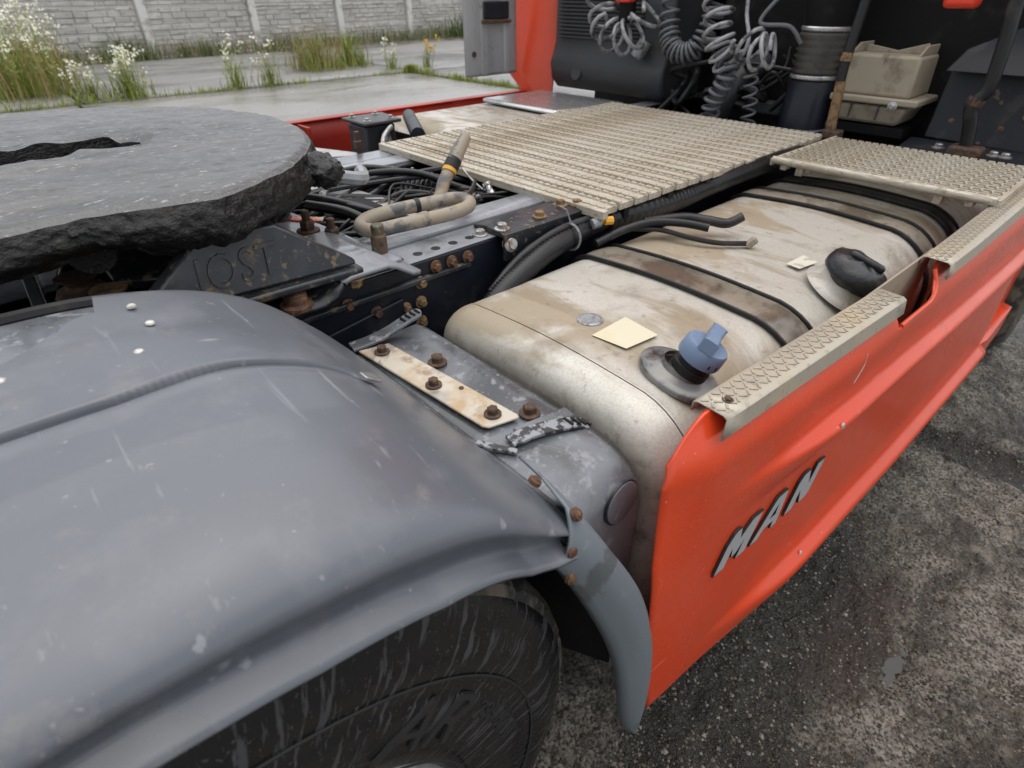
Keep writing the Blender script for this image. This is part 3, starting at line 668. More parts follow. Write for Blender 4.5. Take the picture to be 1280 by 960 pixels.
# corrugated mounting plate the pedestal stands on
prof = [(-.6, .905), (.02, .905), (.05, .885), (.12, .885), (.16, .887), (.19, .905), (.235, .908), (.255, .900), (.285, .884), (.355, .884), (.378, .892), (.392, .912), (.41, .918), (.485, .918), (.505, .910), (.535, .890), (.55, .888)]
m = MB(); pb = prof[11:]; m.grid([[(x, -.472, z) for x, z in pb], [(x, -.24, z) for x, z in pb]]); m.build('mounting_plate', 'rail_top', T_, smooth=True, solid=.008, sharp=25)  # front stretch lighter: wet sky sheen put into its colour
m = MB(); prof = prof[:12]; rows = [[(x, -.472, z) for x, z in prof], [(x, -.24, z) for x, z in prof]]
m.grid(rows); mp = m.build('mounting_plate', 'bracket', T_, smooth=True, solid=.008, sharp=25)
for x, y in ((.315, -.452), (.075, -.44)):
    m = MB(); m.lathe([(.027, 0), (.027, .006), (.02, .010), (.019, .026), (.012, .030), (.012, .045)], (x, y, .885), n=14); m.build('bolt', 'rust', mp, smooth=True, sharp=35)
hexbolt('bolt', (.318, -.43, .872), (0, -1, 0), .011, .02, 'rust', mp)
hexbolt('bolt', (.425, -.452, .907), (0, 0, -1), .012, .02, 'rust_tan', mp)
# tan clotted bolts under the plate and shiny wet support plates at the left
def clot(name, c, r, h, mat, par, sd):
    m = MB(); rows = []
    for i in range(14):
        f = i/13; row = []
        for k in range(18):
            th = 2*math.pi*k/18; rr = r*(1.0-.45*f+.18*math.sin(f*14))*(1+.22*fbm((math.cos(th)*1.5, math.sin(th)*1.5, f*4+sd), 3))
            row.append(Vector(c)+Vector((rr*math.cos(th), rr*math.sin(th), h*f)))
        rows.append(row)
    m.grid(rows, True); m.add(rows[-1], [tuple(range(18))]); m.build(name, mat, par, smooth=True, sharp=0)
clot('greasy_bolt', (.082, -.36, .905), .036, .055, 'rust_tan', mp, 1)
clot('greasy_bolt', (.060, -.29, .905), .042, .06, 'rust_dark', mp, 2)
clot('greasy_bolt', (.197, -.31, 1.03), .022, -.055, 'rust_tan', fwh, 3)
m = MB(); m.lathe([(.03, 0), (.03, .02)], (.085, -.33, 1.005), (0, -.8, .3), 20); m.build('grease_plug', 'grease_rim', fwh, smooth=True, sharp=35)
m = MB(); m.prism([(-.6, -.18, .91), (.035, -.18, .91), (.095, .08, .91), (-.6, .08, .91)], (0, 0, .012))
m.prism([(-.01, -.30, .925), (.008, -.30, .925), (.03, .12, 1.0), (.012, .12, 1.0)], (.004, 0, -.02)); m.build('support_plate', 'rail_top', mp, bevel=.003)
m = MB(); m.prism([(.10, -.30, .93), (.16, -.34, .93), (.21, -.28, .945), (.17, -.16, .96), (.10, -.18, .95)], (0, 0, .02)); m.build('support_lug', 'bracket', mp, bevel=.006)

# ---------------------------------------------------------------- hoses between the rails
rn = random.Random(5)
hs_ = empty('hose_bundle'); hs_.parent = T_
for k in range(64):
    x0 = rn.uniform(.50, .78); x1 = rn.uniform(.9, 1.35); y0 = rn.uniform(-.25, .26); y1 = rn.uniform(-.22, .26); z = rn.uniform(.77, .872); rr = rn.choice((.0035, .0045, .005, .006, .007, .009))
    pts = [(x0-.1, y0, z-.05), (x0, y0+rn.uniform(-.05, .05), z), ((x0*2+x1)/3, (y0*2+y1)/3+rn.uniform(-.09, .09), z+rn.uniform(-.02, .035)), ((x0+2*x1)/3, (y0+2*y1)/3+rn.uniform(-.09, .09), z+rn.uniform(-.02, .03)), (x1, y1, z-.02), (x1+.2, y1, z-.05)]
    m = MB(); m.tube(cr(pts, 7), rr, 8); m.build('hose', 'hose', hs_, smooth=True)
for k in range(7):      # a nested fan of thin hoses
    m = MB(); q = .012*k
    m.tube(cr([(.80+q, .02, .80), (.86+q, .06-q*.5, .868), (.93+q*.5, .13-q, .885), (.98, .20-q, .86), (1.0, .24-q, .80)], 7), .006, 8); m.build('hose', 'hose', hs_, smooth=True)
for pts, rr in (([(.62, .10, .87), (.60, .02, .90), (.62, -.10, .905), (.66, -.18, .895), (.70, -.20, .86), (.68, -.19, .80)], .009),
                ([(.50, .06, .905), (.545, .03, .915), (.60, -.06, .912), (.66, -.15, .89), (.68, -.22, .85)], .010),
                ([(.55, -.02, .905), (.60, -.12, .90), (.64, -.2, .87)], .012),
                ([(.72, .26, .88), (.84, .20, .90), (.95, .05, .885), (1.1, .0, .85)], .009),
                ([(.76, .16, .87), (.80, .12, .905), (.90, .04, .905), (.98, -.06, .87), (1.06, -.12, .85)], .009)):
    m = MB(); m.tube(cr(pts, 8), rr, 10); m.build('hose', 'hose', hs_, smooth=True)
for x, y, z in ((.58, .06, .89), (.62, .05, .89), (.60, -.02, .875), (.95, -.14, .87), (.99, -.17, .87), (.90, -.18, .865), (1.02, -.10, .872)):
    m = MB(); m.lathe([(.011, 0), (.011, .014), (.008, .016), (.008, .03), (.010, .032), (.010, .04)], (x, y, z), (rn.uniform(-1, 1), rn.uniform(-1, 1), .4), 8); m.build('fitting', 'zinc', hs_, smooth=True, sharp=35)
m = MB(); m.tube(cr([(.98, -.05, .93), (.985, -.09, .90), (1.0, -.12, .875)], 5), .003, 5); m.build('cable_tie', 'zinc', hs_, smooth=True)
for k in range(3): 
    m = MB(); m.lathe([(.004, 0), (.004, .012)], (.87+.035*k, .22-.05*k, .885), n=8); m.build('fitting', 'zinc', hs_)
# muddy looped hose lying on the cables
lp = cr([(.60, -.325, .922), (.66, -.340, .925), (.72, -.352, .928), (.77, -.345, .93), (.795, -.31, .931), (.775, -.275, .93), (.72, -.262, .928), (.65, -.248, .926), (.58, -.245, .922), (.545, -.275, .92), (.553, -.312, .92)], 7, True)
m = MB(); m.tube(lp+[lp[0]], .0145, 12); lh = m.build('looped_hose', 'hose_mud', T_, smooth=True)
m = MB(); m.tube([lp[44], lp[45]], .0158, 12); m.build('clip', 'rubber', lh, smooth=True)
m = MB(); m.tube([(.80, -.18, .87), (.85, -.15, .925), (.895, -.135, .965)], .016, 12); tp = m.build('tipped_hose', 'hose_mud', T_, smooth=True)
m = MB(); m.tube([(.88, -.140, .952), (.90, -.134, .970)], .0195, 14); m.build('rubber_ring', 'rubber', tp, smooth=True, sharp=35)
m = MB(); m.tube([(.873, -.143, .945), (.880, -.140, .952)], .0185, 14); m.build('yellow_ring', 'yellow', tp, smooth=True, sharp=35)
m = MB(); m.tube([(.895, -.135, .966), (.925, -.124, .990), (.955, -.114, 1.013)], lambda i: (.0195, .017, .0145)[i], 14); m.build('hose_tip', MT['hose_mud'], tp, smooth=True, sharp=50)
# ---------------------------------------------------------------- mudguard
mg = empty('mudguard'); mg.parent = T_
TOP = cr([(-.95, 0, .62), (-.85, 0, .76), (-.70, 0, .89), (-.52, 0, .975), (-.34, 0, 1.018), (-.18, 0, 1.031), (-.05, 0, 1.029), (.05, 0, 1.022), (.15, 0, .998), (.23, 0, .955), (.30, 0, .888), (.352, 0, .826)], 14)
ARCH = [(-.95, .09), (-.06, .095), (.05, .112), (.16, .116), (.27, .096), (.31, .076), (.335, .055), (.352, .040)]
YS = [-.53-.0125*i for i in range(16)]+[-.73-.0015*i for i in range(60)]+[-.82-.01*i for i in range(8)]
def y_in(x):   # torn inner edge on the rear half
    if x > .045: return -.535
    return -.585-.085*sm(.045, -.06, x)+.006*fbm((x*40, 0, 2), 3)
def fender_row(p, tang):
    x, z = p.x, p.z; row = []
    gr = 1-sm(.225, .262, x)
    for y in YS:
        yy = max(y, -2); e = y_in(x)
        if y > e: yy = e+(y+.53)*.02
        dz = -.018*(1-sm(-.70, -.53, -abs(yy)) ) if False else 0
        gcen = -.800+.026*sm(.0, .13, x)-.010*sm(.2, .26, x)
        q = (yy-gcen)
        dz -= gr*(.015*math.exp(-(abs(q)/.0068)**4)) - gr*.0015*math.exp(-((q+.018)/.007)**2)
        dz += .0045*sm(-.62, -.70, yy)*sm(-.3, 0, x)*(1-sm(.05, .25, x))
        row.append(Vector((x, yy, z+dz)))
    D = lerp_tab(ARCH, x)
    ys0 = -.890
    for k in range(1, 19):      # shoulder
        ang = k/18*math.pi/2
        row.append(Vector((x, ys0-.160*math.sin(ang), z-D*.52*(1-math.cos(ang)))))
    for k in range(1, 9):       # undercut side
        t = k/8; row.append(Vector((x, ys0-.160+.014*math.sin(t*math.pi/2), z-D*(.52+.33*t))))
    for k in range(1, 6):       # flared lip
        t = k/5; row.append(Vector((x, ys0-.146-.026*t**1.4, z-D*(.85+.15*t))))
    return row
rows = [fender_row(p, None) for p in TOP]
m = MB(); m.grid(rows); main = m.build('main_section', 'fender', mg, smooth=True, sharp=0, solid=.005, off=-1)
# make sure the shell thickens inward
# rear inner section showing under the torn edge
rr = [p for p in TOP if p.x < .09]
m = MB(); m.grid([[(p.x, y, p.z-.014-.01*sm(-.56, -.50, y)) for y in (-.50, -.51, -.53, -.56, -.6, -.66, -.72, -.76)] for p in rr]); m.build('rear_inner_section', 'worn_box', mg, smooth=True, solid=.004)
m = MB(); m.tube([(p.x, -.499, p.z-.022) for p in rr], .009, 8); m.build('edge_seal', 'rubber', mg, smooth=True)
def ztop(x):
    for a, b in zip(TOP, TOP[1:]):
        if a.x <= x <= b.x: return a.z+(b.z-a.z)*(x-a.x)/(b.x-a.x)
    return TOP[-1].z
for x, y in ((.078, -.592), (.082, -.648), (.055, -.716), (-.051, -.703)):
    m = MB(); z = ztop(x)+.004
    m.lathe([(.0050, -.001), (.0048, .001), (.0034, .002), (.001, .0024)], (x, y, z), (.05, 0, 1), 14); m.build('rivet', 'rivet', mg, smooth=True, sharp=60)
m = MB(); m.lathe([(.0050, -.002), (.0048, .001), (.001, .002)], (.093, -1.031, ztop(.093)-.064), (0, -.85, .5), 12); m.build('rivet', 'rivet', mg, smooth=True)
for x, y in ((-.055, -.82),):
    m = MB(); m.lathe([(.011, 0), (.011, .002), (.008, .003), (.0075, .001)], (x, y, ztop(x)-.0005), (0, 0, 1), 18); m.build('clip_ring', 'rubber', mg, smooth=True, sharp=40)
m = MB(); m.prism([(.243, -.792, .951), (.262, -.783, .937), (.262, -.808, .937), (.243, -.808, .951)], (.002, 0, .0025)); m.build('drain_tab', 'silver', mg, bevel=.001)
# front section: lip strip that follows the arch down to the tip
A_in = cr([(.318, -1.052, .782), (.347, -1.060, .725), (.398, -1.078, .60), (.430, -1.090, .50), (.446, -1.098, .42), (.468, -1.101, .30), (.486, -1.102, .222)], 8)
A_out = cr([(.345, -1.030, .845), (.385, -1.058, .775), (.446, -1.082, .652), (.488, -1.094, .52), (.510, -1.099, .40), (.512, -1.102, .30), (.492, -1.102, .222)], 8)
rows = []
for a, b in zip(A_in, A_out):
    w_ = b-a; row = [a+Vector((-.002, .018, 0)), a]
    for k in range(1, 9):
        t = k/8; row.append(a.lerp(b, t)+Vector((0, -.012*math.sin(math.pi*t*.9), 0)))
    for k in range(1, 7):      # turn round into the front face, towards the middle of the truck
        ang = k/6; L = max(.01, min(1, w_.length/.07))
        row.append(b+Vector((.016*math.sin(ang*1.6)*L, .09*ang*L*L, .004*ang)))
    rows.append(row)
m = MB(); m.grid(rows); fs = m.build('front_section', 'fender_front', mg, smooth=True, sharp=0, solid=.004, off=0)
for x, y, z, ax in ((.352, -1.045, .838, (.5, -.6, .6)), (.340, -.99, .858, (.5, -.2, .8)), (.334, -1.057, .80, (.2, -1, .3)), (.333, -1.060, .755, (.1, -1, .1))):
    m = MB(); m.lathe([(.008, -.004), (.008, .001), (.0055, .002), (.0045, .004), (.001, .005)], (x, y, z), ax, 16); m.build('rusty_rivet', 'rust', fs, smooth=True, sharp=40)
# seam flange along the front edge of the main section
p = TOP[-1]
m = MB(); er = [Vector(q) for q in fender_row(p, None)][:-13]
m.grid([[q+Vector((.001, 0, -.008)) for q in er], [q+Vector((.016, 0, -.020)) for q in er], [q+Vector((.026, 0, -.028)) for q in er]]); m.build('seam_flange', 'worn_box', mg, smooth=True, sharp=0, solid=.003)
# inner shell before the wheel, coloured black as the arch's shade, stops light leaks
inner = [(.352+.02*i+.0*i, .82-.05*i) for i in range(9)]
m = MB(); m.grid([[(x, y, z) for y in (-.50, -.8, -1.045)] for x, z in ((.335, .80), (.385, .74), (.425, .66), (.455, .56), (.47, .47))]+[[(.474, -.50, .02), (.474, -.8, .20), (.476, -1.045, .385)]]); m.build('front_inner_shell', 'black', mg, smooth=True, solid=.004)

# housing in front of the seam, with the steel plate, bolts and rubber latches
hb = empty('mudguard_bracket'); hb.parent = T_
def hz(x, y): return .800-.03*sm(-.88, -1.03, y)**1 - .10*max(0, x-.50)
prof = []
rows = []
for i in range(9):
    x = .365+.165*i/8; row = []
    base = .800-.25*max(0, .40-x)*0
    for y in [-.50, -.53, -.60, -.70, -.80, -.88]: row.append(Vector((x, y, base-.006*(i == 0)-.014*(i == 8))))
    e = 1-.05*(i == 8)
    for k in range(1, 9):
        a = k/8*math.pi/2
        row.append(Vector((x, -.90-.112*math.sin(a), base-.058*(1-math.cos(a))-.014*(i == 8))))
    for z, xs_ in ((.70, .415), (.62, .455), (.52, .48), (.40, .49)): row.append(Vector((xs_+(x-.365)*(.535-xs_)/.165, -1.014, z)))
    rows.append(row)
rows.append([p+Vector((.008, .004 if j > 6 else 0, -.022)) for j, p in enumerate(rows[-1])])
rows.append([p+Vector((.001, 0.004 if j > 6 else 0, -.25)) for j, p in enumerate(rows[-1])])
m = MB(); m.grid(rows); hbx = m.build('housing', 'worn_box', hb, smooth=True, sharp=50, solid=.003)
m = MB(); m.lathe([(.033, 0), (.033, .004), (.030, .0055)], (.485, -1.014, .738), (.02, -1, .06), 32); m.build('round_cover', 'fender', hb, smooth=True, sharp=35)
m = MB(); m.lathe([(.0355, -.001), (.0355, .0022), (.0335, .0022)], (.485, -1.014, .738), (.02, -1, .06), 32, cap=False); m.build('cover_groove', 'letter_edge', hb, smooth=True, sharp=35)
m = MB(); m.prism([(.372, -.528, .806), (.425, -.540, .806), (.440, -.700, .806), (.452, -.842, .806), (.448, -.848, .806), (.402, -.836, .806), (.396, -.828, .806)], (0, 0, .0045)); pl = m.build('steel_plate', 'plate', hb, bevel=.002)
for x, y in ((.399, -.561), (.405, -.700), (.424, -.818)): hexbolt('bolt', (x, y, .8105), (0, 0, 1), .0085, .013, 'rust_dark', pl)
for x, y in ((.456, -.640), (.473, -.845)): hexbolt('bolt', (x, y, .801), (0, 0, 1), .0105, .016, 'rust_dark', hb)
m = MB(); m.lathe([(.004, 0), (.004, .001)], (.432, -.735, .811), n=10); m.build('drill_hole', 'rust_dark', pl)
# ridge across the housing
m = MB(); m.prism([(.425, -.858, .802), (.52, -.872, .800), (.528, -.892, .788), (.43, -.874, .798)], (0, 0, .008)); m.build('moulded_rib', 'worn_box', hb, bevel=.004)
def latch(pts, wd, mat, name):
    P = [Vector(q) for q in pts]; m = MB(); rows = []
    for i, q in enumerate(P):
        t = (P[min(i+1, len(P)-1)]-P[max(i-1, 0)]).normalized(); s = Vector((-t.y, t.x, 0)).normalized()
        f = i/(len(P)-1); ww = wd*(1 if f < .9 else 1-.5*((f-.9)/.1)**2)
        rows.append([q-s*ww, q-s*ww+Vector((0, 0, .006)), q+s*ww+Vector((0, 0, .006)), q+s*ww])
    m.grid(rows, True)
    m.add(rows[0], [(0, 1, 2, 3)]); m.add(rows[-1], [(3, 2, 1, 0)])
    return m.build(name, mat, hb, bevel=.0015)
lt = cr([(.368, -.512, .808), (.40, -.518, .811), (.43, -.522, .816), (.455, -.528, .826), (.478, -.534, .836), (.497, -.539, .842)], 5)
l1 = latch(lt, .0145, 'worn_box', 'rubber_latch')
for k in range(4):
    q = lt[-3-2*k]; m = MB(); m.box(q+Vector((0, 0, .0075)), (.003, .017, .004)); m.build('latch_ridge', 'rubber', l1)
lt = cr([(.405, -.876, .803), (.44, -.884, .806), (.475, -.896, .805), (.505, -.907, .800), (.523, -.915, .792)], 5)
l2 = latch(lt, .0125, 'paint_flake', 'rubber_latch')
for k in range(4):
    q = lt[-2-2*k]; m = MB(); m.box(q+Vector((0, 0, .0075)), (.003, .018, .004)); m.build('latch_ridge', 'rubber', l2)
m = MB(); m.prism([(.36, -.852, .806), (.395, -.90, .803), (.402, -.895, .803), (.372, -.846, .806)], (0, 0, .005)); m.build('flaked_strip', 'paint_flake', hb, bevel=.001)

# ---------------------------------------------------------------- wheels
WC = Vector((-.112, 0, .45))
def wheel(yo, name, full=True):
    o = empty(name); o.parent = T_
    w_ = .275; s = 1
    # sidewall + shoulder, y measured inward from the outer face
    prof = [(.262, .030), (.268, .016), (.280, .008), (.310, .003), (.345, .0005), (.370, .001), (.374, .0035), (.395, .002), (.415, .0), (.435, .003), (.448, .009), (.462, .012), (.474, .018), (.4805, .024)]
    N = 160; rows = []
    for r, d in prof: rows.append([WC+Vector((r*math.cos(2*math.pi*k/N), yo+d, r*math.sin(2*math.pi*k/N))) for k in range(N)])
    m = MB(); m.grid(rows, True); ty = m.build('tyre', 'tyre', o, smooth=True, sharp=0)
    # tread: shoulder blocks with narrow cuts
    N = 240; prof = [(.4805, .024, 0), (.492, .030, .5), (.499, .045, 1), (.500, .075, 1), (.4995, .078, 1), (.486, .081, 0), (.486, .090, 0), (.501, .093, 1), (.502, .138, 1), (.488, .141, 0), (.488, .150, 0), (.502, .153, 1), (.500, .19, 1), (.4995, .2, 1), (.499, .245, 1), (.47, .27, 0), (.36, .278, 0)]
    rows = []
    for r, d, cut in prof:
        rows.append([WC+Vector(((r-(.010*cut if k % 8 == 0 else 0))*math.cos(2*math.pi*k/N), yo+d, (r-(.010*cut if k % 8 == 0 else 0))*math.sin(2*math.pi*k/N))) for k in range(N)])
    m = MB(); m.grid(rows, True); m.build('tread', 'tread', o, smooth=True, sharp=35)
    # rim
    m = MB(); m.lathe([(.262, .030), (.272, .016), (.266, .010), (.254, .014), (.248, .04), (.232, .07), (.226, .16), (.19, .17), (.12, .14), (.10, .13)], WC+Vector((0, yo, 0)), (0, 1, 0), 64, cap=False); m.build('rim', 'silver', o, smooth=True, sharp=40)
    m = MB(); m.lathe([(.105, .02), (.105, .2)], WC+Vector((0, yo, 0)), (0, 1, 0), 32); m.build('hub', 'black', o, smooth=True, sharp=40)
    return o, ty
wo, ty = wheel(-1.05, 'outer_wheel')
wi, ty2 = wheel(-.72, 'inner_wheel')
# raised lettering on the sidewall
def tyre_map(a0, r0, slant=0):
    def f(u, v, d):
        r = r0+v; a = a0-(u+slant*v)/(r0+.02); yy = -1.05+(.0005 if r < .37 else .001)
        return WC+Vector((r*math.cos(a), yy-d, r*math.sin(a)))
    return f
raised_text('AR', 'tyre_text', ty, tyre_map(R(56), .312, .30), .094, 'raised_lettering', .0032)
raised_text('295/60 R', 'tyre_text', ty, tyre_map(R(31), .345, 0), .036, 'raised_lettering', .0022)
for rr_ in (.287, .398):
    m = MB(); N = 120; m.grid([[WC+Vector(((rr_+q)*math.cos(2*math.pi*k/N), -1.05-.0018*(abs(q) < .0005)+.003*(abs(q) > .0005)*0, (rr_+q)*math.sin(2*math.pi*k/N))) for k in range(N)] for q in (-.0018, 0, .0018)], True); m.build('moulded_ring', 'tyre_text', ty, smooth=True, sharp=0)

# ---------------------------------------------------------------- fuel tank
tank = empty('fuel_tank'); tank.parent = T_
Y0, Y1, Z0, Z1 = -.485, -1.055, .24, .820
def tsec(off=0, n=10, crown=True):
    """closed section loop (y,z), starting at the inner top corner, running over the top to the outside"""
    pts = []; cy, cz = (Y0+Y1)/2, (Z0+Z1)/2
    rad = [(.075, Y0, Z1, 0), (.135, Y1, Z1, 1), (.12, Y1, Z0, 2), (.075, Y0, Z0, 3)]
    for r, yc, zc, q in rad:
        sy = 1 if yc == Y0 else -1; sz = 1 if zc == Z1 else -1
        c = (yc-sy*r, zc-sz*r)
        a0 = {0: 0, 1: 90, 2: 180, 3: 270}[q]
        for k in range(n+1):
            a = R(a0+90*k/n); pts.append((c[0]+(r+off)*math.cos(a), c[1]+(r+off)*math.sin(a)))
        if q == 0:      # extra points along the crowned top
            ya, yb_ = Y0-.075, Y1+.135
            for k in range(1, 10): 
                t = k/10; pts.append((ya+(yb_-ya)*t, Z1+off+.008*math.sin(math.pi*t)))
    return pts
S = tsec()
def ring(x, off=0, shrink=0):
    cy, cz = (Y0+Y1)/2, (Z0+Z1)/2
    return [Vector((x, y, z)) for y, z in tsec(off)]
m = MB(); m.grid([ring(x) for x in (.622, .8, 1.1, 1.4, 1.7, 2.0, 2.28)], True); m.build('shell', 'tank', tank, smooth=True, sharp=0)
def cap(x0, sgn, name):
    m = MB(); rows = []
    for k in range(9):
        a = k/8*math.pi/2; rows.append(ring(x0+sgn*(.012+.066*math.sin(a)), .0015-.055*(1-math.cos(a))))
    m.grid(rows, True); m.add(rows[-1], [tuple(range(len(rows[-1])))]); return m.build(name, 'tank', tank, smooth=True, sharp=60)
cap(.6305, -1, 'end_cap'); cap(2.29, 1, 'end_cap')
m = MB(); m.grid([ring(.6225, -.003), ring(.598, -.003)], True); m.build('seam_groove', 'letter_edge', tank, smooth=True, sharp=0)
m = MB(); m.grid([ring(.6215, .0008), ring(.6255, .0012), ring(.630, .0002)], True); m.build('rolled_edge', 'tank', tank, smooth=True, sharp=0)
def strap(xc, wd, bm='strap', skew=0):
    K = 33
    def rg(x, off): return ring(x, off)
    m = MB(); m.grid([rg(xc-wd/2, .004), rg(xc-wd/4, .009), rg(xc, .0095), rg(xc+wd/4, .009), rg(xc+wd/2, .004)], True); m.build('strap_band', bm, tank, smooth=True, sharp=0)
    for s in (-1, 1):
        L = rg(xc+s*wd/2, .007); m = MB(); m.tube(L+[L[0]], .0045, 8, cap=False); m.build('strap_rubber', 'rubber', tank, smooth=True)
strap(1.0, .098); strap(1.69, .095); strap(1.90, .07, 'rubber')
# fittings on the tank
m = MB(); m.lathe([(.024, 0), (.024, .003), (.020, .0045), (.019, .003)], (.722, -.745, .8265), (0, 0, 1), 28); m.build('sender_disc', 'galv', tank, smooth=True, sharp=40)
m = MB(); m.prism([(.680, -.785, .829), (.775, -.783, .829), (.764, -.862, .829), (.688, -.853, .829)], (0, 0, .0008)); m.build('sticker', 'sticker', tank)
m = MB(); m.prism([(1.225, -.868, .829), (1.30, -.872, .829), (1.285, -.910, .828), (1.22, -.90, .829)], (0, 0, .0008)); m.build('sticker', 'sticker_white', tank)
# blue filler cap on its tilted black neck
ax = Vector((.22, -.34, .9)).normalized(); bp = Vector((.700, -.948, .822))
fl = empty('filler_neck'); fl.parent = T_
m = MB(); nseg = 40; rows = []
q = Vector((0, 0, 1)).rotation_difference(Vector((.03, -.22, 1)).normalized()).to_matrix()
for rr_, h in ((1.0, -.006), (1.0, .001), (.95, .004), (.72, .006), (.52, .010), (.48, .02)):
    rows.append([bp+q @ Vector((.052*rr_*math.cos(2*math.pi*k/nseg), .068*rr_*math.sin(2*math.pi*k/nseg), h)) for k in range(nseg)])
m.grid(rows, True); m.build('flange', 'collar', fl, smooth=True, sharp=45)
b2 = bp+Vector((.004, -.012, .010))
m = MB(); m.lathe([(.031, 0), (.031, .012), (.028, .014), (.028, .024), (.030, .026)], b2, ax, 32); m.build('neck', 'rubber', fl, smooth=True, sharp=40)
b3 = b2+ax*.026
m = MB(); m.lathe([(.0345, 0), (.0355, .004), (.0345, .024), (.0322, .028), (.028, .0295), (.010, .029)], b3, ax, 40); capo = m.build('blue_cap', 'blue', fl, smooth=True, sharp=40)
u = (Vector((.9, .25, 0))-ax*Vector((.9, .25, 0)).dot(ax)).normalized(); v = ax.cross(u)
mm = Matrix((u, v, ax)).transposed()
m = MB(); c = b3+ax*.039
rows = []
for i in range(9):
    t = -1+2*i/8; hw = .0105*(1+.18*abs(t)); rows.append([c+mm @ Vector((t*.034, a*hw, (b_*.011)*(1 if b_ < 0 else 1-.12*t*t))) for a, b_ in ((-1, -1), (1, -1), (1, .8), (.6, 1), (-.6, 1), (-1, .8))])
m.grid(rows, True); m.add(rows[0], [(0, 1, 2, 3, 4, 5)]); m.add(rows[-1], [(5, 4, 3, 2, 1, 0)])
m.build('grip', 'blue', fl, bevel=.004)
for k in range(2):
    a = R(215+22*k); d = u*math.cos(a)+v*math.sin(a)
    m = MB(); m.box(b3+ax*.010+d*.0352, (.0025, .0025, .006), mm); m.build('cap_mark', 'letter_edge', fl)
# black diesel cap on its pale neck
ax2 = Vector((.10, -.42, .9)).normalized(); d0 = Vector((1.225, -.985, .812))
dn = empty('diesel_filler'); dn.parent = T_
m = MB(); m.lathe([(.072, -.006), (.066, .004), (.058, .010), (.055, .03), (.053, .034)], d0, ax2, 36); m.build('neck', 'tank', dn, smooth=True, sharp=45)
m = MB(); rows = []
q = Vector((0, 0, 1)).rotation_difference(ax2).to_matrix()
for rr_, h in ((.056, .026), (.061, .030), (.062, .040), (.060, .052), (.054, .062), (.040, .069), (.02, .071), (.003, .071)):
    rows.append([d0+q @ Vector((rr_*(1+.05*fbm((math.cos(6.283*k/36)*2, math.sin(6.283*k/36)*2, h*50), 3))*math.cos(6.283*k/36), rr_*1.0*math.sin(6.283*k/36), h+.004*fbm((rr_*30, k*.4, 1), 3))) for k in range(36)])
m.grid(rows, True); m.build('black_cap', 'blackcap', dn, smooth=True, sharp=0)
m = MB(); m.box(d0+q @ Vector((0, 0, .073)), (.02, .075, .014), q @ Matrix.Rotation(.5, 3, 'Z')); m.build('cap_grip', 'blackcap', dn, bevel=.005)

# ---------------------------------------------------------------- corrugated conduit and cables along the rail
cp_ = [Vector(p) for p in ((.60, -.525, .72), (.68, -.515, .78), (.76, -.505, .815), (.87, -.49, .842), (1.0, -.478, .856), (1.12, -.474, .862))]
C1 = cr(cp_, 22)
m = MB(); m.tube(C1, lambda i: .022+(.0022 if i % 2 else -.0012), 14); m.build('corrugated_conduit', 'hose', T_, smooth=True, sharp=0)
C2 = cr([(1.08, -.478, .862), (1.25, -.487, .858), (1.38, -.488, .855), (1.5, -.49, .862), (1.65, -.50, .872), (1.85, -.505, .875), (2.05, -.50, .872)], 22)
m = MB(); m.tube(C2, lambda i: .029+(.0014 if (i % 3) else -.0010)*(1 if (i < 50) else .15), 14); m.build('corrugated_conduit', 'hose', T_, smooth=True, sharp=0)
m = MB(); m.tube(cr([(.70, -.495, .80), (.80, -.478, .845), (.92, -.472, .872), (1.03, -.482, .880)], 8), .009, 10); m.build('cable', 'hose', T_, smooth=True)
m = MB(); m.tube(cr([(1.0, -.52, .835), (1.08, -.535, .852), (1.15, -.565, .862), (1.20, -.62, .862), (1.23, -.67, .856)], 8), .010, 10); cb = m.build('breather_hose', 'hose', T_, smooth=True)
m = MB(); m.tube(cr([(1.11, -.535, .848), (1.16, -.585, .846), (1.175, -.66, .843), (1.20, -.715, .840), (1.255, -.765, .838)], 8), .006, 8); m.build('thin_hose', 'hose', cb, smooth=True)
m = MB(); m.tube(cr([(1.14, -.55, .86), (1.22, -.60, .866), (1.26, -.65, .862), (1.285, -.685, .858), (1.315, -.705, .872)], 8), .0115, 10); m.build('bent_hose', 'hose', cb, smooth=True)
m = MB(); m.lathe([(.010, 0), (.010, .02), (.007, .024)], (1.25, -.762, .834), (.3, -.4, .5), 6); m.build('brass_fitting', 'hose_mud', cb, smooth=True, sharp=30)
m = MB(); m.tube([(1.01, -.497, .872), (1.03, -.503, .876)], .0125, 10); cn = m.build('connector', 'galv', T_, smooth=True, sharp=35)
for k in range(2):
    m = MB(); m.tube([(1.03+.006*k, -.500-.012*k, .878), (1.048+.006*k, -.509-.012*k, .878)], .010, 8); m.build('amber_plug', 'yellow', cn, smooth=True, sharp=35)
m = MB(); L_ = [Vector((.955, -.482, .853))+Vector((0, .030*math.cos(a), .030*math.sin(a))) for a in [6.283*k/20 for k in range(21)]]; m.tube(L_, .003, 5); m.tube([(.955, -.482, .882), (.945, -.475, .915), (.93, -.47, .925)], .002, 5); m.build('cable_tie', 'galv', T_, smooth=True)

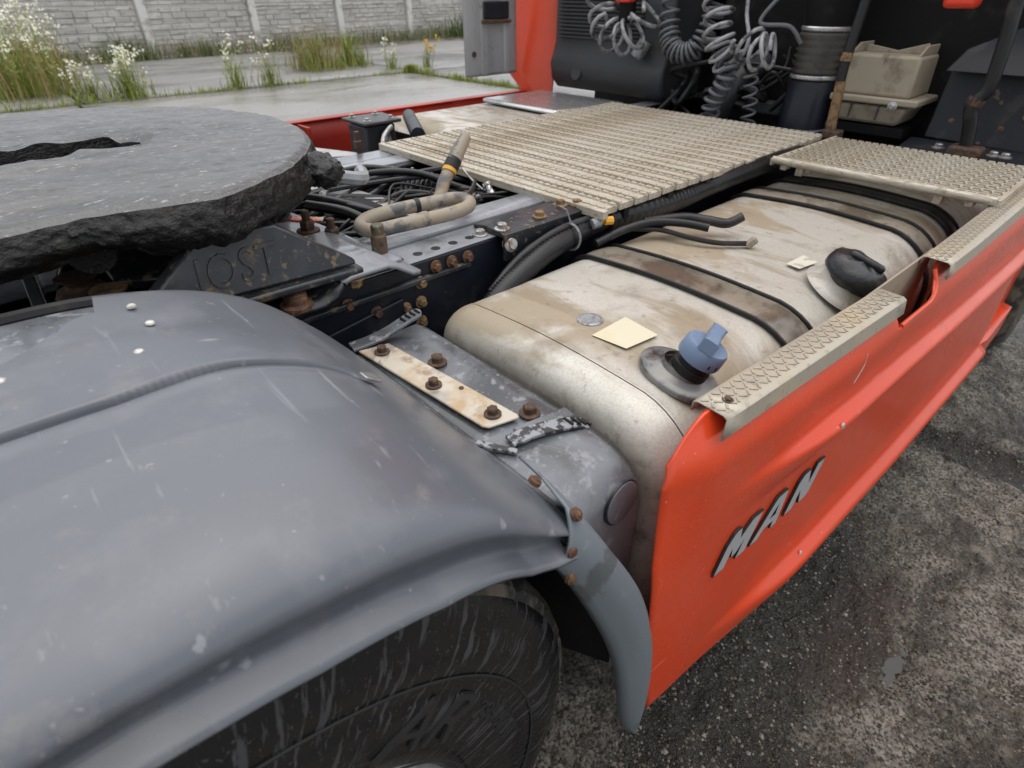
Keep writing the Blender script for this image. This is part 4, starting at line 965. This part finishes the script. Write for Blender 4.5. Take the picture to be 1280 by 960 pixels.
# ---------------------------------------------------------------- red side skirt
sk = empty('side_skirt'); sk.parent = T_
YB = [(.46, -1.092), (.56, -1.103), (.75, -1.118), (1.0, -1.133), (1.5, -1.148), (2.4, -1.163)]
def ypan(x, z):
    y = lerp_tab(YB, x)
    y -= .010*sm(.75, .25, z)
    y += .034*sm(.80, .89, z)**1.5
    y += .02*sm(.56, .46, x)*sm(.6, .86, z)
    a = sm(.60, .92, x); z1 = .728-.055*sm(.9, 2.3, x)
    y -= .024*a*sm(.012, -.010, z-z1)*(1-sm(.012, .085, z1-z))
    b = sm(.64, .96, x); z2 = .330-.03*sm(.9, 2.3, x)
    y -= .026*b*sm(.020, -.010, z-z2)*(1-.6*sm(.02, .09, z2-z))
    y += .03*sm(.26, .20, z)
    return y
def zt(x):    # upper edge with the notch for the diesel cap
    if x < .555: return .886-.050*sm(.545, .478, x)
    if x < .575: return .886-.014*(x-.555)/.02
    if x < 1.09: return .872
    if x < 1.115: return .872-.05*(x-1.09)/.025
    if x < 1.25: return .822
    if x < 1.315: return .822+.055*(1-math.sqrt(max(0, 1-((x-1.25)/.065)**2)))
    return .878
def xrear(z): return lerp_tab([(.2, .548), (.235, .530), (.31, .512), (.53, .483), (.67, .472), (.81, .478), (.86, .495), (.90, .52)], z)
def zbot(x): return .205
XS = axis_pts([(0, .06, .012), (.06, .5, .02), (.5, .56, .02), (.56, .8, .0065), (.8, 1.85, .035)])
rows = []
for s_ in XS:
    row = []
    xq = .49+s_
    z1 = zt(xq)
    for k in range(151):
        z = .205+.595*k/125 if k <= 125 else .80+(z1-.80)*(k-125)/25; x = xrear(z)+s_*(2.33-xrear(z))/1.85
        row.append(Vector((x, ypan(x, z), z)))
    rows.append(row)
m = MB(); m.grid(rows); pn = m.build('outer_panel', 'red', sk, smooth=True, sharp=0, solid=.005, off=-1)
# rolled rear top corner
# trim strip: L profile tread plate in two lengths
def trim(x0, x1, name):
    m = MB(); rows = []
    n = max(4, int((x1-x0)/.04))
    for i in range(n+1):
        x = x0+(x1-x0)*i/n
        yi = lerp_tab([(.55, -1.043), (.58, -1.046), (1.12, -1.083), (1.34, -1.086), (2.3, -1.096)], x)
        yo = lerp_tab([(.55, -1.092), (.58, -1.096), (1.10, -1.130), (1.5, -1.142), (2.3, -1.152)], x)
        rows.append([Vector((x, yi+.001, .872)), Vector((x, yi, .886)), Vector((x, yi-.006, .889)), Vector((x, yo+.006, .887)), Vector((x, yo, .883)), Vector((x-.012*(i == 0), yo-.004, .858)), Vector((x, yo+.002, .856))])
    m.grid(rows); o = m.build(name, 'trim', sk, smooth=True, sharp=35, solid=.002)
    return o
t1 = trim(.568, 1.092, 'trim_strip'); t2 = trim(1.315, 2.33, 'trim_strip')
# chequer bars on the trim (short raised lozenges)
bars = MB(); rn = random.Random(2)
for (x0, x1) in ((.575, 1.085), (1.32, 2.3)):
    x = x0
    k = 0
    while x < x1:
        yi = lerp_tab([(.55, -1.043), (.58, -1.046), (1.12, -1.083), (1.34, -1.086), (2.3, -1.096)], x)
        for j in range(3):
            y = yi-.011-.012*j; a = .8 if (k+j) % 2 else -.8
            bars.box((x, y, .8895-.0006*j), (.011, .0028, .0012), Matrix.Rotation(a, 3, 'Z'))
        x += .012; k += 1
o = bars.build('chequer_relief', 'trim', sk); setp(o, kind='stuff')
hexbolt('rivet', (.60, -1.075, .888), (0, 0, 1), .005, .004, 'rust_dark', sk)
# white worn edge of the notch
m = MB(); m.tube([(x, ypan(x, zt(x))+.002, zt(x)+.0012) for x in axis_pts([(1.12, 1.314, .008)])], .0042, 8); m.build('notch_edge', 'red', sk, smooth=True)
m = MB(); m.prism([(1.05, -1.078, .70), (1.40, -1.085, .70), (1.40, -1.085, .88), (1.05, -1.078, .88)], (0, .004, 0)); m.build('notch_backing', 'beige', sk)
# raised letters M A N
def letter(pts, x0, wd, z0, h, name, hole=None):
    bm = bmesh.new()
    def mp(u, v, d):
        x = x0+wd*u+.030*v; z = z0+h*v-.012*(x-.62); 
        return Vector((x, ypan(x, z)-.0015-d, z))
    lp_ = list(pts)
    if hole: # keyhole bridge
        lp_ = pts+[pts[0]]+hole+[hole[0]]
    f0 = [bm.verts.new(mp(u, v, .0)) for u, v in pts]; f1 = [bm.verts.new(mp(u, v, .0036)) for u, v in pts]; f2 = [bm.verts.new(mp(u*.97+.015, v*.95+.025, .0040)) for u, v in pts]
    n = len(pts)
    from mathutils.geometry import tessellate_polygon
    loops = [[Vector((u, v, 0)) for u, v in pts]]
    hv = None
    if hole:
        loops.append([Vector((u, v, 0)) for u, v in hole]); hv = [bm.verts.new(mp(u*.97+.015, v*.95+.025, .0040)) for u, v in hole]; h0 = [bm.verts.new(mp(u, v, .0)) for u, v in hole]
    allv = f2+(hv or [])
    for t in tessellate_polygon(loops):
        try: fc = bm.faces.new([allv[i] for i in t]); fc.material_index = 0
        except ValueError: pass
    for i in range(n):
        j = (i+1) % n
        for a, b in ((f0, f1), (f1, f2)): fc = bm.faces.new((a[i], a[j], b[j], b[i])); fc.material_index = 1
    if hole:
        for i in range(len(hole)):
            j = (i+1) % len(hole); fc = bm.faces.new((h0[i], h0[j], hv[j], hv[i])); fc.material_index = 1
    bmesh.ops.recalc_face_normals(bm, faces=bm.faces)
    me = bpy.data.meshes.new(name); bm.to_mesh(me); bm.free(); me.materials.append(MT['letter']); me.materials.append(MT['letter_edge'])
    o = bpy.data.objects.new(name, me); col.objects.link(o); o.parent = sk
LM = [(0, 0), (0, .72), (.10, .95), (.16, 1), (.30, 1), (.46, .66), (.66, .98), (.72, 1), (1, 1), (1, 0), (.70, 0), (.70, .50), (.56, .22), (.44, .20), (.30, .52), (.30, 0)]
LA = [(0, 0), (.34, .94), (.40, 1), (.74, 1), (.80, .94), (1, 0), (.78, 0), (.73, .22), (.36, .22), (.26, 0)]
LAh = [(.44, .42), (.68, .42), (.60, .74)]
LN = [(0, 0), (0, .82), (.08, .97), (.14, 1), (.36, 1), (.68, .50), (.68, 1), (1, 1), (1, .18), (.92, .03), (.86, 0), (.64, 0), (.32, .50), (.32, 0)]
LZ, LH = .546, .080
letter(LM, .622, .086, LZ, LH, 'letter_m'); letter(LA, .722, .084, LZ, LH, 'letter_a', LAh); letter(LN, .832, .082, LZ, LH, 'letter_n')
for x, z in ((.905, .722), (.985, .335)):
    m = MB(); y = ypan(x, z); m.lathe([(.0055, -.001), (.0055, .0015), (.003, .0028)], (x, y, z), (0, -1, .1), 12); m.build('chipped_screw', 'rivet', sk, smooth=True, sharp=40)
m = MB(); m.tube(cr([(x, ypan(x, z)-.0002, z) for x, z in ((.975, .825), (.972, .805), (.964, .788), (.955, .775))], 4), .0007, 5); m.build('scratch', 'rivet', sk)
# front step piece beyond the skirt
m = MB(); rows = []
for i in range(9):
    x = 2.26+.40*i/8; zb = .205+.03*i/8
    rows.append([Vector((x, lerp_tab(YB, x)-.020+.02*(1-min(1, i/2)), z)) for z in (zb, zb+.03, zb+.07, zb+.11)]+[Vector((x, lerp_tab(YB, x)+.05, zb+.13))])
m.grid(rows); m.build('lower_sill', 'red', sk, smooth=True, solid=.005)
m = MB(); m.prism([(2.42, -1.13, .25), (2.75, -1.15, .25), (2.75, -1.15, .92), (2.36, -1.12, .92), (2.36, -1.12, .62), (2.46, -1.13, .55)], (0, .03, 0)); m.build('front_panel', 'red', sk, bevel=.008)
for z in (.36, .60): 
    m = MB(); m.tube([(2.30, -1.12, z), (2.42, -1.14, z+.005)], .022, 10); m.build('step_tube', 'silver', sk, smooth=True)
m = MB(); m.box((2.40, -1.06, .55), (.25, .08, .6)); m.build('step_recess', 'black', sk)
# front tyre in the dark beyond
fwo = empty('front_wheel'); fwo.parent = T_
m = MB(); m.lathe([(.30, 0), (.36, -.012), (.44, -.008), (.49, .03), (.50, .07), (.50, .25), (.46, .29)], (3.22, -1.19, .45), (0, 1, 0), 80); m.build('tyre', 'tread', fwo, smooth=True, sharp=40)
m = MB(); m.lathe([(.10, -.03), (.22, .02), (.29, .01), (.30, .03)], (3.22, -1.195, .45), (0, 1, 0), 48); m.build('rim', 'silver', fwo, smooth=True, sharp=40)
# ---------------------------------------------------------------- walkway gratings
def plank_mesh(L, wd, name, teeth, th=.022, hgt=.0012):
    """a serrated plank running along local Y, top at z=0"""
    m = MB(); m.box((0, 0, -th/2-.003), (wd, L, th))
    n = int(L/teeth)
    for k in range(n):
        y = -L/2+teeth*(k+.5)
        for s in (-1, 1):
            x = s*wd*.40
            m.add([(x-wd*.10, y-teeth*.40, -.0035), (x+wd*.10, y-teeth*.40, -.0035), (x+wd*.10, y+teeth*.40, -.0035), (x-wd*.10, y+teeth*.40, -.0035),
                   (x-wd*.09, y-teeth*.36, hgt), (x+wd*.09, y-teeth*.36, hgt), (x+wd*.09, y+teeth*.36, hgt), (x-wd*.09, y+teeth*.36, hgt)],
                  [(4, 5, 6, 7), (0, 1, 5, 4), (1, 2, 6, 5), (2, 3, 7, 6), (3, 0, 4, 7)])
    me = bpy.data.meshes.new(name); me.from_pydata(m.v, [], m.f); me.materials.append(MT['grate']); return me
wk = empty('walkway_grating'); wk.parent = T_
pm = plank_mesh(.93, .0498, 'plank', .0235, .014); NP = 20
for k in range(NP):
    o = bpy.data.objects.new('plank', pm); col.objects.link(o); o.parent = wk
    o.location = (1.055+.0585*k, -.045+random.uniform(-.003, .003), .909+random.uniform(-.0015, .0015)); o.rotation_euler = (0, random.uniform(-.02, .02), 0)
m = MB(); m.prism([(1.017, -.523, .905), (1.034, -.523, .907), (1.034, .423, .907), (1.017, .423, .905), ], (0, 0, -.02)); m.build('edge_bar', 'grate', wk, bevel=.002)
for y in (-.42, -.05, .32):
    m = MB(); m.box((1.6, y, .872), (1.15, .03, .03)); m.build('bearer', 'bracket', wk, bevel=.002)
for k in range(6):
    m = MB(); m.box((1.12+.18*k, -.505, .878), (.02, .012, .026)); m.build('clip', 'black', wk, bevel=.002)
# dark bolts on the frame side beneath the near edge
for x in (1.36, 1.47, 1.66): hexbolt('bolt', (x, -.44, .86), (0, -1, .2), .016, .02, 'rust_tan' if x > 1.4 else 'zinc', railR)
st = empty('step_grating'); st.parent = T_
pm2 = plank_mesh(.555, .030, 'step_plank', .0225, .018)
for k in range(9):
    o = bpy.data.objects.new('plank', pm2); col.objects.link(o); o.parent = st
    o.location = (1.805+.0455*k, -.822, .909); o.rotation_euler = (0, random.uniform(-.02, .02), 0)
m = MB(); m.tube([(1.775, -.543, .901), (1.775, -1.102, .901)], .0105, 10); m.build('edge_bar', 'grate', st, smooth=True)
for y, z, w_ in ((-1.105, .897, .012), (-.541, .895, .008)): m = MB(); m.box((2.0, y, z), (.46, w_, .02)); m.build('side_bar', 'grate', st, bevel=.002)
for y in (-.62, -.98): m = MB(); m.box((2.0, y, .878), (.42, .02, .026)); m.build('bearer', 'grate', st, bevel=.002)
for x, y in ((1.80, -.575), (1.82, -.64), (1.80, -1.05)): m = MB(); m.box((x, y, .885), (.04, .018, .02)); m.build('foot', 'grate', st, bevel=.003)
# black plate closing the space under the step grating
m = MB(); m.box((2.32, -.78, .70), (.04, .56, .34)); m.build('bulkhead', 'black', T_)

# ---------------------------------------------------------------- far side of the truck
fs_ = empty('far_side_skirt'); fs_.parent = T_
m = MB(); m.grid([[(x, 1.10+.02*sm(.6, .2, z), z) for z in (.2, .4, .6, .8, .872)] for x in (.55, .9, 1.3, 1.8, 2.35)]); m.build('inner_panel', 'red_dull', fs_, smooth=True, solid=.006)
m = MB(); m.prism([(.55, 1.085, .872), (2.35, 1.085, .872), (2.35, 1.135, .872), (.55, 1.135, .872)], (0, 0, .006)); m.build('top_edge', 'red_dull', fs_, bevel=.002)
m = MB(); m.box((1.05, 1.04, .70), (.012, .10, .34)); m.box((1.42, 1.04, .70), (.012, .10, .34)); m.build('stiffener', 'red_dull', fs_, bevel=.002)
ft = empty('far_tank'); ft.parent = T_
m = MB(); rows = []
for x in (1.38, 1.41, 1.8, 2.22, 2.26):
    e = .035 if x in (1.38, 2.26) else 0
    L = []
    for k in range(25):
        a = math.pi*k/24; yy = .76-.27*math.cos(a); zz = .70+(.165-e)*min(1, math.sin(a)*2.2)**.6
        L.append(Vector((x, yy, zz)))
    rows.append(L)
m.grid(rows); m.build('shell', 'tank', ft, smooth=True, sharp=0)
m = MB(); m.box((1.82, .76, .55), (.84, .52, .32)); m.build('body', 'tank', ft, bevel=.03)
m = MB(); m.prism([(1.93, .50, .872), (2.33, .44, .872), (2.33, .98, .872), (1.93, .98, .872)], (0, 0, .02)); m.build('silver_plate', 'silver', ft, bevel=.01)
m = MB(); m.tube([(1.20, .46, .90), (1.38, .78, .90)], .026, 12); m.tube([(1.10, .50, .87), (1.27, .80, .87)], .018, 10); m.build('air_pipe', 'rail', T_, smooth=True)
# valve block on the far rail
vb = empty('valve_block'); vb.parent = T_
m = MB(); m.box((1.20, .77, .82), (.13, .13, .16)); m.build('valve_body', 'engine', vb, bevel=.008)
m = MB(); m.prism([(1.12, .68, .905), (1.28, .68, .905), (1.30, .85, .905), (1.12, .85, .905)], (0, 0, .012)); m.build('valve_cover', 'engine', vb, bevel=.004)
for x, y in ((1.15, .71), (1.25, .71), (1.15, .82), (1.25, .82)): hexbolt('bolt', (x, y, .917), (0, 0, 1), .009, .012, 'zinc', vb)
m = MB(); m.lathe([(.014, 0), (.014, .02), (.009, .024), (.009, .05)], (.985, .50, .884), n=10); m.build('tall_bolt', 'rust_dark', railL, smooth=True, sharp=35)
m = MB(); m.tube(cr([(1.24, .70, .88), (1.18, .60, .91), (1.10, .52, .90), (1.06, .47, .88)], 6), .008, 8); m.build('hose', 'zinc', vb, smooth=True)
# white mudguard edge of the far wheel
m = MB(); m.prism([(.72, .60, .86), (.96, .47, .86), (.98, .50, .86), (.76, 1.02, .86)], (0, 0, .01)); m.build('far_mudguard_edge', 'whiteplate', T_, bevel=.003)
m = MB(); rows = []
for i in range(15):
    a = math.pi*i/14; rows.append([Vector((-.15+.60*math.cos(a), y, .45+.58*math.sin(a))) for y in (.53, .8, 1.02, 1.06)])
m.grid(rows); m.build('far_mudguard', 'fender', T_, smooth=True, solid=.004)
# grey wind deflector and red cab edge on the far side
wd_ = empty('wind_deflector'); wd_.parent = T_
m = MB(); rows = []
for x, dy in ((1.94, .0), (1.955, -.012), (2.03, -.014), (2.036, -.022), (2.07, -.022), (2.076, -.014), (2.18, -.013), (2.187, -.020), (2.21, -.020), (2.217, -.012), (2.26, -.01), (2.275, .0)):
    rows.append([Vector((x-.012*(z-.97), 1.11+dy, z)) for z in (.965, .98, 1.2, 1.6, 2.4, 3.0)])
m.grid(rows); m.build('panel', 'deflector', wd_, smooth=True, solid=.01, sharp=40)
m = MB(); m.box((2.12, 1.085, 1.235), (.16, .012, .07)); m.build('recess', 'slate', wd_, bevel=.006)
m = MB(); m.box((2.12, 1.083, 1.19), (.18, .016, .014)); m.build('rusty_hinge', 'rust', wd_, bevel=.003)
m = MB(); m.lathe([(.012, 0), (.012, .004)], (1.985, 1.095, 1.06), (0, -1, 0), 14); m.build('hole', 'rust_dark', wd_)
# ---------------------------------------------------------------- cab and engine bay
cabo = empty('cab'); cabo.parent = T_
m = MB(); m.prism([(2.66, -1.18, 1.42), (4.75, -1.18, 1.42), (4.75, -1.18, 3.3), (2.66, -1.18, 3.3)], (0, 2.36, 0)); m.build('cab_body', 'red', cabo, bevel=.06)
m = MB(); m.prism([(2.9, -1.10, .42), (4.6, -1.10, .42), (4.6, -1.10, 1.45), (2.9, -1.10, 1.45)], (0, 2.2, 0)); m.build('engine_bay', 'black', cabo)
m = MB(); m.prism([(2.33, 1.00, .86), (2.42, .98, .86), (2.52, 1.0, 1.5), (2.44, 1.14, 1.5), (2.30, 1.17, 1.02)], (0, .12, 0)); m.build('corner_panel', 'red', cabo, bevel=.012)
# charge air box with ribs on the far side
ab_ = empty('air_intake_box'); ab_.parent = T_
m = MB()
sec = [(2.44, .90), (2.40, .94), (2.385, 1.01), (2.40, 1.045), (2.42, 1.10), (2.42, 1.60), (2.7, 1.60), (2.7, .90)]
m.prism([(x, .30, z) for x, z in sec], (0, .68, 0)); m.build('box', 'engine', ab_, bevel=.012)
for k in range(14):
    m = MB(); m.box((2.415, .70, 1.125+.0155*k), (.022, .50, .0075)); m.build('rib', 'engine', ab_, bevel=.002)
m = MB(); m.lathe([(.03, 0), (.03, .006)], (2.391, .80, .975), (-1, 0, .2), 20); m.build('cover_disc', 'engine', ab_, smooth=True, sharp=35)
m = MB(); m.tube([(2.38, .40, 1.13), (2.36, .43, 1.07)], .03, 12); m.build('clamp', 'galv', ab_, smooth=True, sharp=40)
# coiled suzi hoses
def coil(name, pts, rad, turns, rr_, mat, par):
    P = cr(pts, 60); n = len(P); m = MB(); out = []
    N = int(turns*14)
    for i in range(N+1):
        f = i/N*(n-1); a = int(min(n-2, f)); p = P[a].lerp(P[a+1], f-a); t = (P[a+1]-P[a]).normalized()
        u = t.cross(Vector((0, .3, 1)) if abs(t.z) < .8 else Vector((1, .1, 0))).normalized(); v = t.cross(u)
        th = 2*math.pi*i/14; out.append(p+(u*math.cos(th)+v*math.sin(th))*rad*(1+.08*math.sin(i*.21)))
    m.tube(out, rr_, 7); return m.build(name, mat, par, smooth=True, sharp=0)
ch = empty('air_line_coils'); ch.parent = T_
coil('coiled_hose', [(2.33, .62, 1.30), (2.30, .58, 1.20), (2.29, .50, 1.14), (2.31, .42, 1.16), (2.33, .36, 1.24)], .062, 7, .0085, 'coil', ch)
coil('coiled_hose', [(2.36, .28, 1.40), (2.33, .26, 1.20), (2.31, .20, 1.11), (2.33, .12, 1.12), (2.36, .08, 1.24), (2.38, .08, 1.40)], .036, 26, .0065, 'coil_dark', ch)
coil('coiled_hose', [(2.33, .06, 1.40), (2.28, .02, 1.26), (2.26, -.02, 1.15), (2.30, -.05, 1.08)], .050, 8, .0075, 'coil', ch)
coil('coiled_hose', [(2.30, -.03, 1.12), (2.26, -.08, 1.05), (2.26, -.04, .96), (2.28, -.02, .86)], .032, 11, .0075, 'coil_dark', ch)
coil('coiled_hose', [(2.26, -.12, 1.17), (2.25, -.18, 1.13), (2.26, -.24, 1.14)], .055, 4, .0075, 'coil', ch)
coil('coiled_hose', [(2.28, -.16, 1.06), (2.30, -.17, .96), (2.30, -.18, .86)], .024, 6, .005, 'coil_dark', ch)
m = MB(); m.tube(cr([(2.32, -.06, 1.40), (2.31, -.08, 1.25), (2.27, -.13, 1.16), (2.27, -.10, 1.08)], 8), .007, 8); m.build('hose', 'coil', ch, smooth=True)
m = MB(); m.tube(cr([(2.30, -.20, 1.30), (2.27, -.16, 1.22), (2.29, -.26, 1.21), (2.32, -.30, 1.16)], 8), .007, 8); m.build('hose', 'coil_dark', ch, smooth=True)
m = MB(); m.tube([(2.32, .47, 1.28), (2.32, .47, 1.20)], .035, 12); cpl = m.build('coupling', 'black', ch, smooth=True, sharp=40)
m = MB(); m.box((2.30, .47, 1.285), (.05, .075, .03)); m.build('coupling_tag', 'tag_red', ch, bevel=.008)
# exhaust bellows
eb = empty('intake_bellows'); eb.parent = T_
m = MB(); c = Vector((2.42, -.335, .0)); pr = [(.082, .86), (.082, 1.035), (.074, 1.045)]
m.lathe([(r_, z) for r_, z in pr], c, (0, 0, 1), 32); m.build('lower_pipe', 'rail', eb, smooth=True, sharp=40)
m = MB(); m.lathe([(.078+(.008 if k % 2 else -.004), 1.062+.0112*k) for k in range(13)], c, (0, 0, 1), 32); m.build('bellows', 'bellows', eb, smooth=True, sharp=0)
for z in (1.047, 1.196):
    m = MB(); m.lathe([(.080, z), (.0835, z+.004), (.0835, z+.011), (.080, z+.015)], c, (0, 0, 1), 32); m.build('hose_clamp', 'silver', eb, smooth=True, sharp=40)
m = MB(); m.lathe([(.078, 1.21), (.085, 1.25), (.085, 1.6)], c, (0, 0, 1), 32); m.build('upper_pipe', 'black', eb, smooth=True, sharp=40)
m = MB(); m.tube(cr([(2.44, .05, .80), (2.40, .0, .93), (2.46, -.03, 1.02), (2.6, -.04, 1.06)], 8), .05, 14); m.build('coolant_hose', 'engine', T_, smooth=True)
m = MB(); m.prism([(2.60, .05, .84), (2.60, -.30, .84), (2.60, -.28, 1.10), (2.60, -.05, 1.14)], (.06, 0, 0)); m.build('engine_side', 'slate', T_, bevel=.02)
m = MB(); m.box((2.50, -.10, .92), (.05, .24, .05)); m.build('engine_bracket', 'engine', T_, bevel=.01)
rn = random.Random(9)
for k in range(12):
    y = rn.uniform(-.28, .3); z = rn.uniform(.86, 1.05); m = MB()
    m.tube(cr([(2.44, y, z), (2.40, y+rn.uniform(-.1, .1), z+rn.uniform(-.04, .08)), (2.44, y+rn.uniform(-.15, .15), z+rn.uniform(-.05, .1)), (2.55, y, z+.1)], 6), rn.choice((.007, .01, .014)), 8); m.build('engine_hose', 'hose', T_, smooth=True)
# dusty beige box
bb = empty('battery_style_box'); bb.name = 'control_box'; bb.parent = T_
def taper(m, c, d0, d1, h):
    x, y, z = c; V = []
    for (a, b), zz in ((d0, 0), (d1, h)): V += [(x-a/2, y-b/2, z+zz), (x+a/2, y-b/2, z+zz), (x+a/2, y+b/2, z+zz), (x-a/2, y+b/2, z+zz)]
    m.add(V, [(3, 2, 1, 0), (4, 5, 6, 7), (0, 1, 5, 4), (1, 2, 6, 5), (2, 3, 7, 6), (3, 0, 4, 7)])
m = MB(); taper(m, (2.50, -.555, 1.012), (.20, .235), (.185, .225), .125); m.build('upper_body', 'beige', bb, bevel=.01)
m = MB(); m.box((2.50, -.565, 1.002), (.235, .285, .022)); m.build('flange', 'beige', bb, bevel=.006)
m = MB(); taper(m, (2.50, -.555, .925), (.17, .20), (.20, .245), .06); m.build('lower_body', 'beige', bb, bevel=.012)
for s in (-1, 1):
    m = MB(); m.prism([(2.415, -.555+s*.105, 1.137), (2.585, -.555+s*.105, 1.137), (2.585, -.555+s*.105, 1.165), (2.47, -.555+s*.105, 1.165)], (0, .008, 0)); m.build('lug', 'beige', bb, bevel=.002)
m = MB(); m.prism([(2.5, -.46, 1.137), (2.5, -.65, 1.137), (2.5, -.65, 1.17), (2.5, -.56, 1.145), (2.5, -.46, 1.16)], (.008, 0, 0)); m.build('lug', 'beige', bb, bevel=.002)
for y in (-.50, -.59):
    m = MB(); m.box((2.399, y, .965), (.006, .004, .05)); m.build('seam', 'engine', bb)
hexbolt('bolt', (2.385, -.635, .99), (-1, 0, 0), .010, .012, 'zinc', bb)
m = MB(); m.box((2.53, -.56, .905), (.22, .25, .03)); m.build('box_shadow_slab', 'black', bb)  # black slab put in as the shade beneath the box
# rusty struts
def strut(pts, r_, name):
    o = empty(name); o.parent = T_
    m = MB(); m.tube(cr(pts, 8), r_, 10); m.build('strut_bar', 'hose', o, smooth=True)
    return o
s1 = strut([(2.30, -.492, .88), (2.30, -.484, 1.0), (2.30, -.474, 1.10), (2.31, -.478, 1.3), (2.32, -.48, 1.6)], .0165, 'rear_strut')
m = MB(); m.tube(cr([(2.292, -.494, .89), (2.290, -.488, .98), (2.291, -.482, 1.06)], 6), .0165, 10); m.tube([(2.288, -.477, 1.12), (2.29, -.477, 1.145)], .0165, 10); m.build('rust_patch', 'rust_tan', s1, smooth=True)
m = MB(); m.box((2.30, -.50, .895), (.05, .06, .03)); m.build('foot', 'rust_dark', s1, bevel=.006)
s2 = strut([(2.33, -.900, .88), (2.325, -.885, .97), (2.31, -.870, 1.03), (2.31, -.893, 1.08), (2.31, -.885, 1.2), (2.31, -.872, 1.32), (2.32, -.87, 1.6)], .020, 'rear_strut')
m = MB(); m.box((2.325, -.90, .900), (.07, .09, .03)); m.build('foot', 'rust_dark', s2, bevel=.008)
m = MB(); m.lathe([(.024, 0), (.024, .02)], (2.313, -.872, 1.03), (0, -.3, 1), 12); m.build('collar', 'rust_dark', s2, smooth=True, sharp=40)
for y in (-.82, -.97, -1.0): hexbolt('bolt', (2.345, y, .893), (0, 0, 1), .012, .014, 'zinc', s2)
# blue-grey shield behind the struts
sh = empty('heat_shield'); sh.parent = T_
m = MB(); m.prism([(2.46, -.74, .90), (2.46, -1.16, .885), (2.50, -1.16, 1.10), (2.50, -.74, 1.10)], (.01, 0, 0)); m.build('shield_plate', 'slate', sh, bevel=.006)
m = MB(); m.prism([(2.44, -.735, 1.10), (2.44, -1.17, 1.10), (2.56, -1.17, 1.24), (2.56, -.87, 1.22), (2.50, -.76, 1.16)], (.012, 0, .0)); m.build('shield_lip', 'slate', sh, bevel=.006)
m = MB(); m.prism([(2.35, -.70, .875), (2.35, -1.17, .875), (2.47, -1.17, .895), (2.47, -.70, .895)], (0, 0, -.02)); m.build('shield_foot', 'slate', sh, bevel=.004)
for y, z in ((-.80, .955), (-.87, .955), (-.94, .95), (-1.02, .95), (-.83, 1.02), (-.99, .99)):
    m = MB(); m.lathe([(.010, 0), (.010, .002), (.004, .004)], (2.474, y, z), (-1, 0, .1), 12); m.build('rusty_rivet', 'rust', sh, smooth=True, sharp=40)
m = MB(); m.box((2.345, -.735, 1.305), (.04, .095, .07)); m.build('red_coupling', 'tag_red', T_, bevel=.014)
m = MB(); m.box((2.62, -.5, 1.2), (.05, 1.35, .75)); m.build('black_backdrop', 'black', T_)  # plain black backdrop behind the struts and hoses
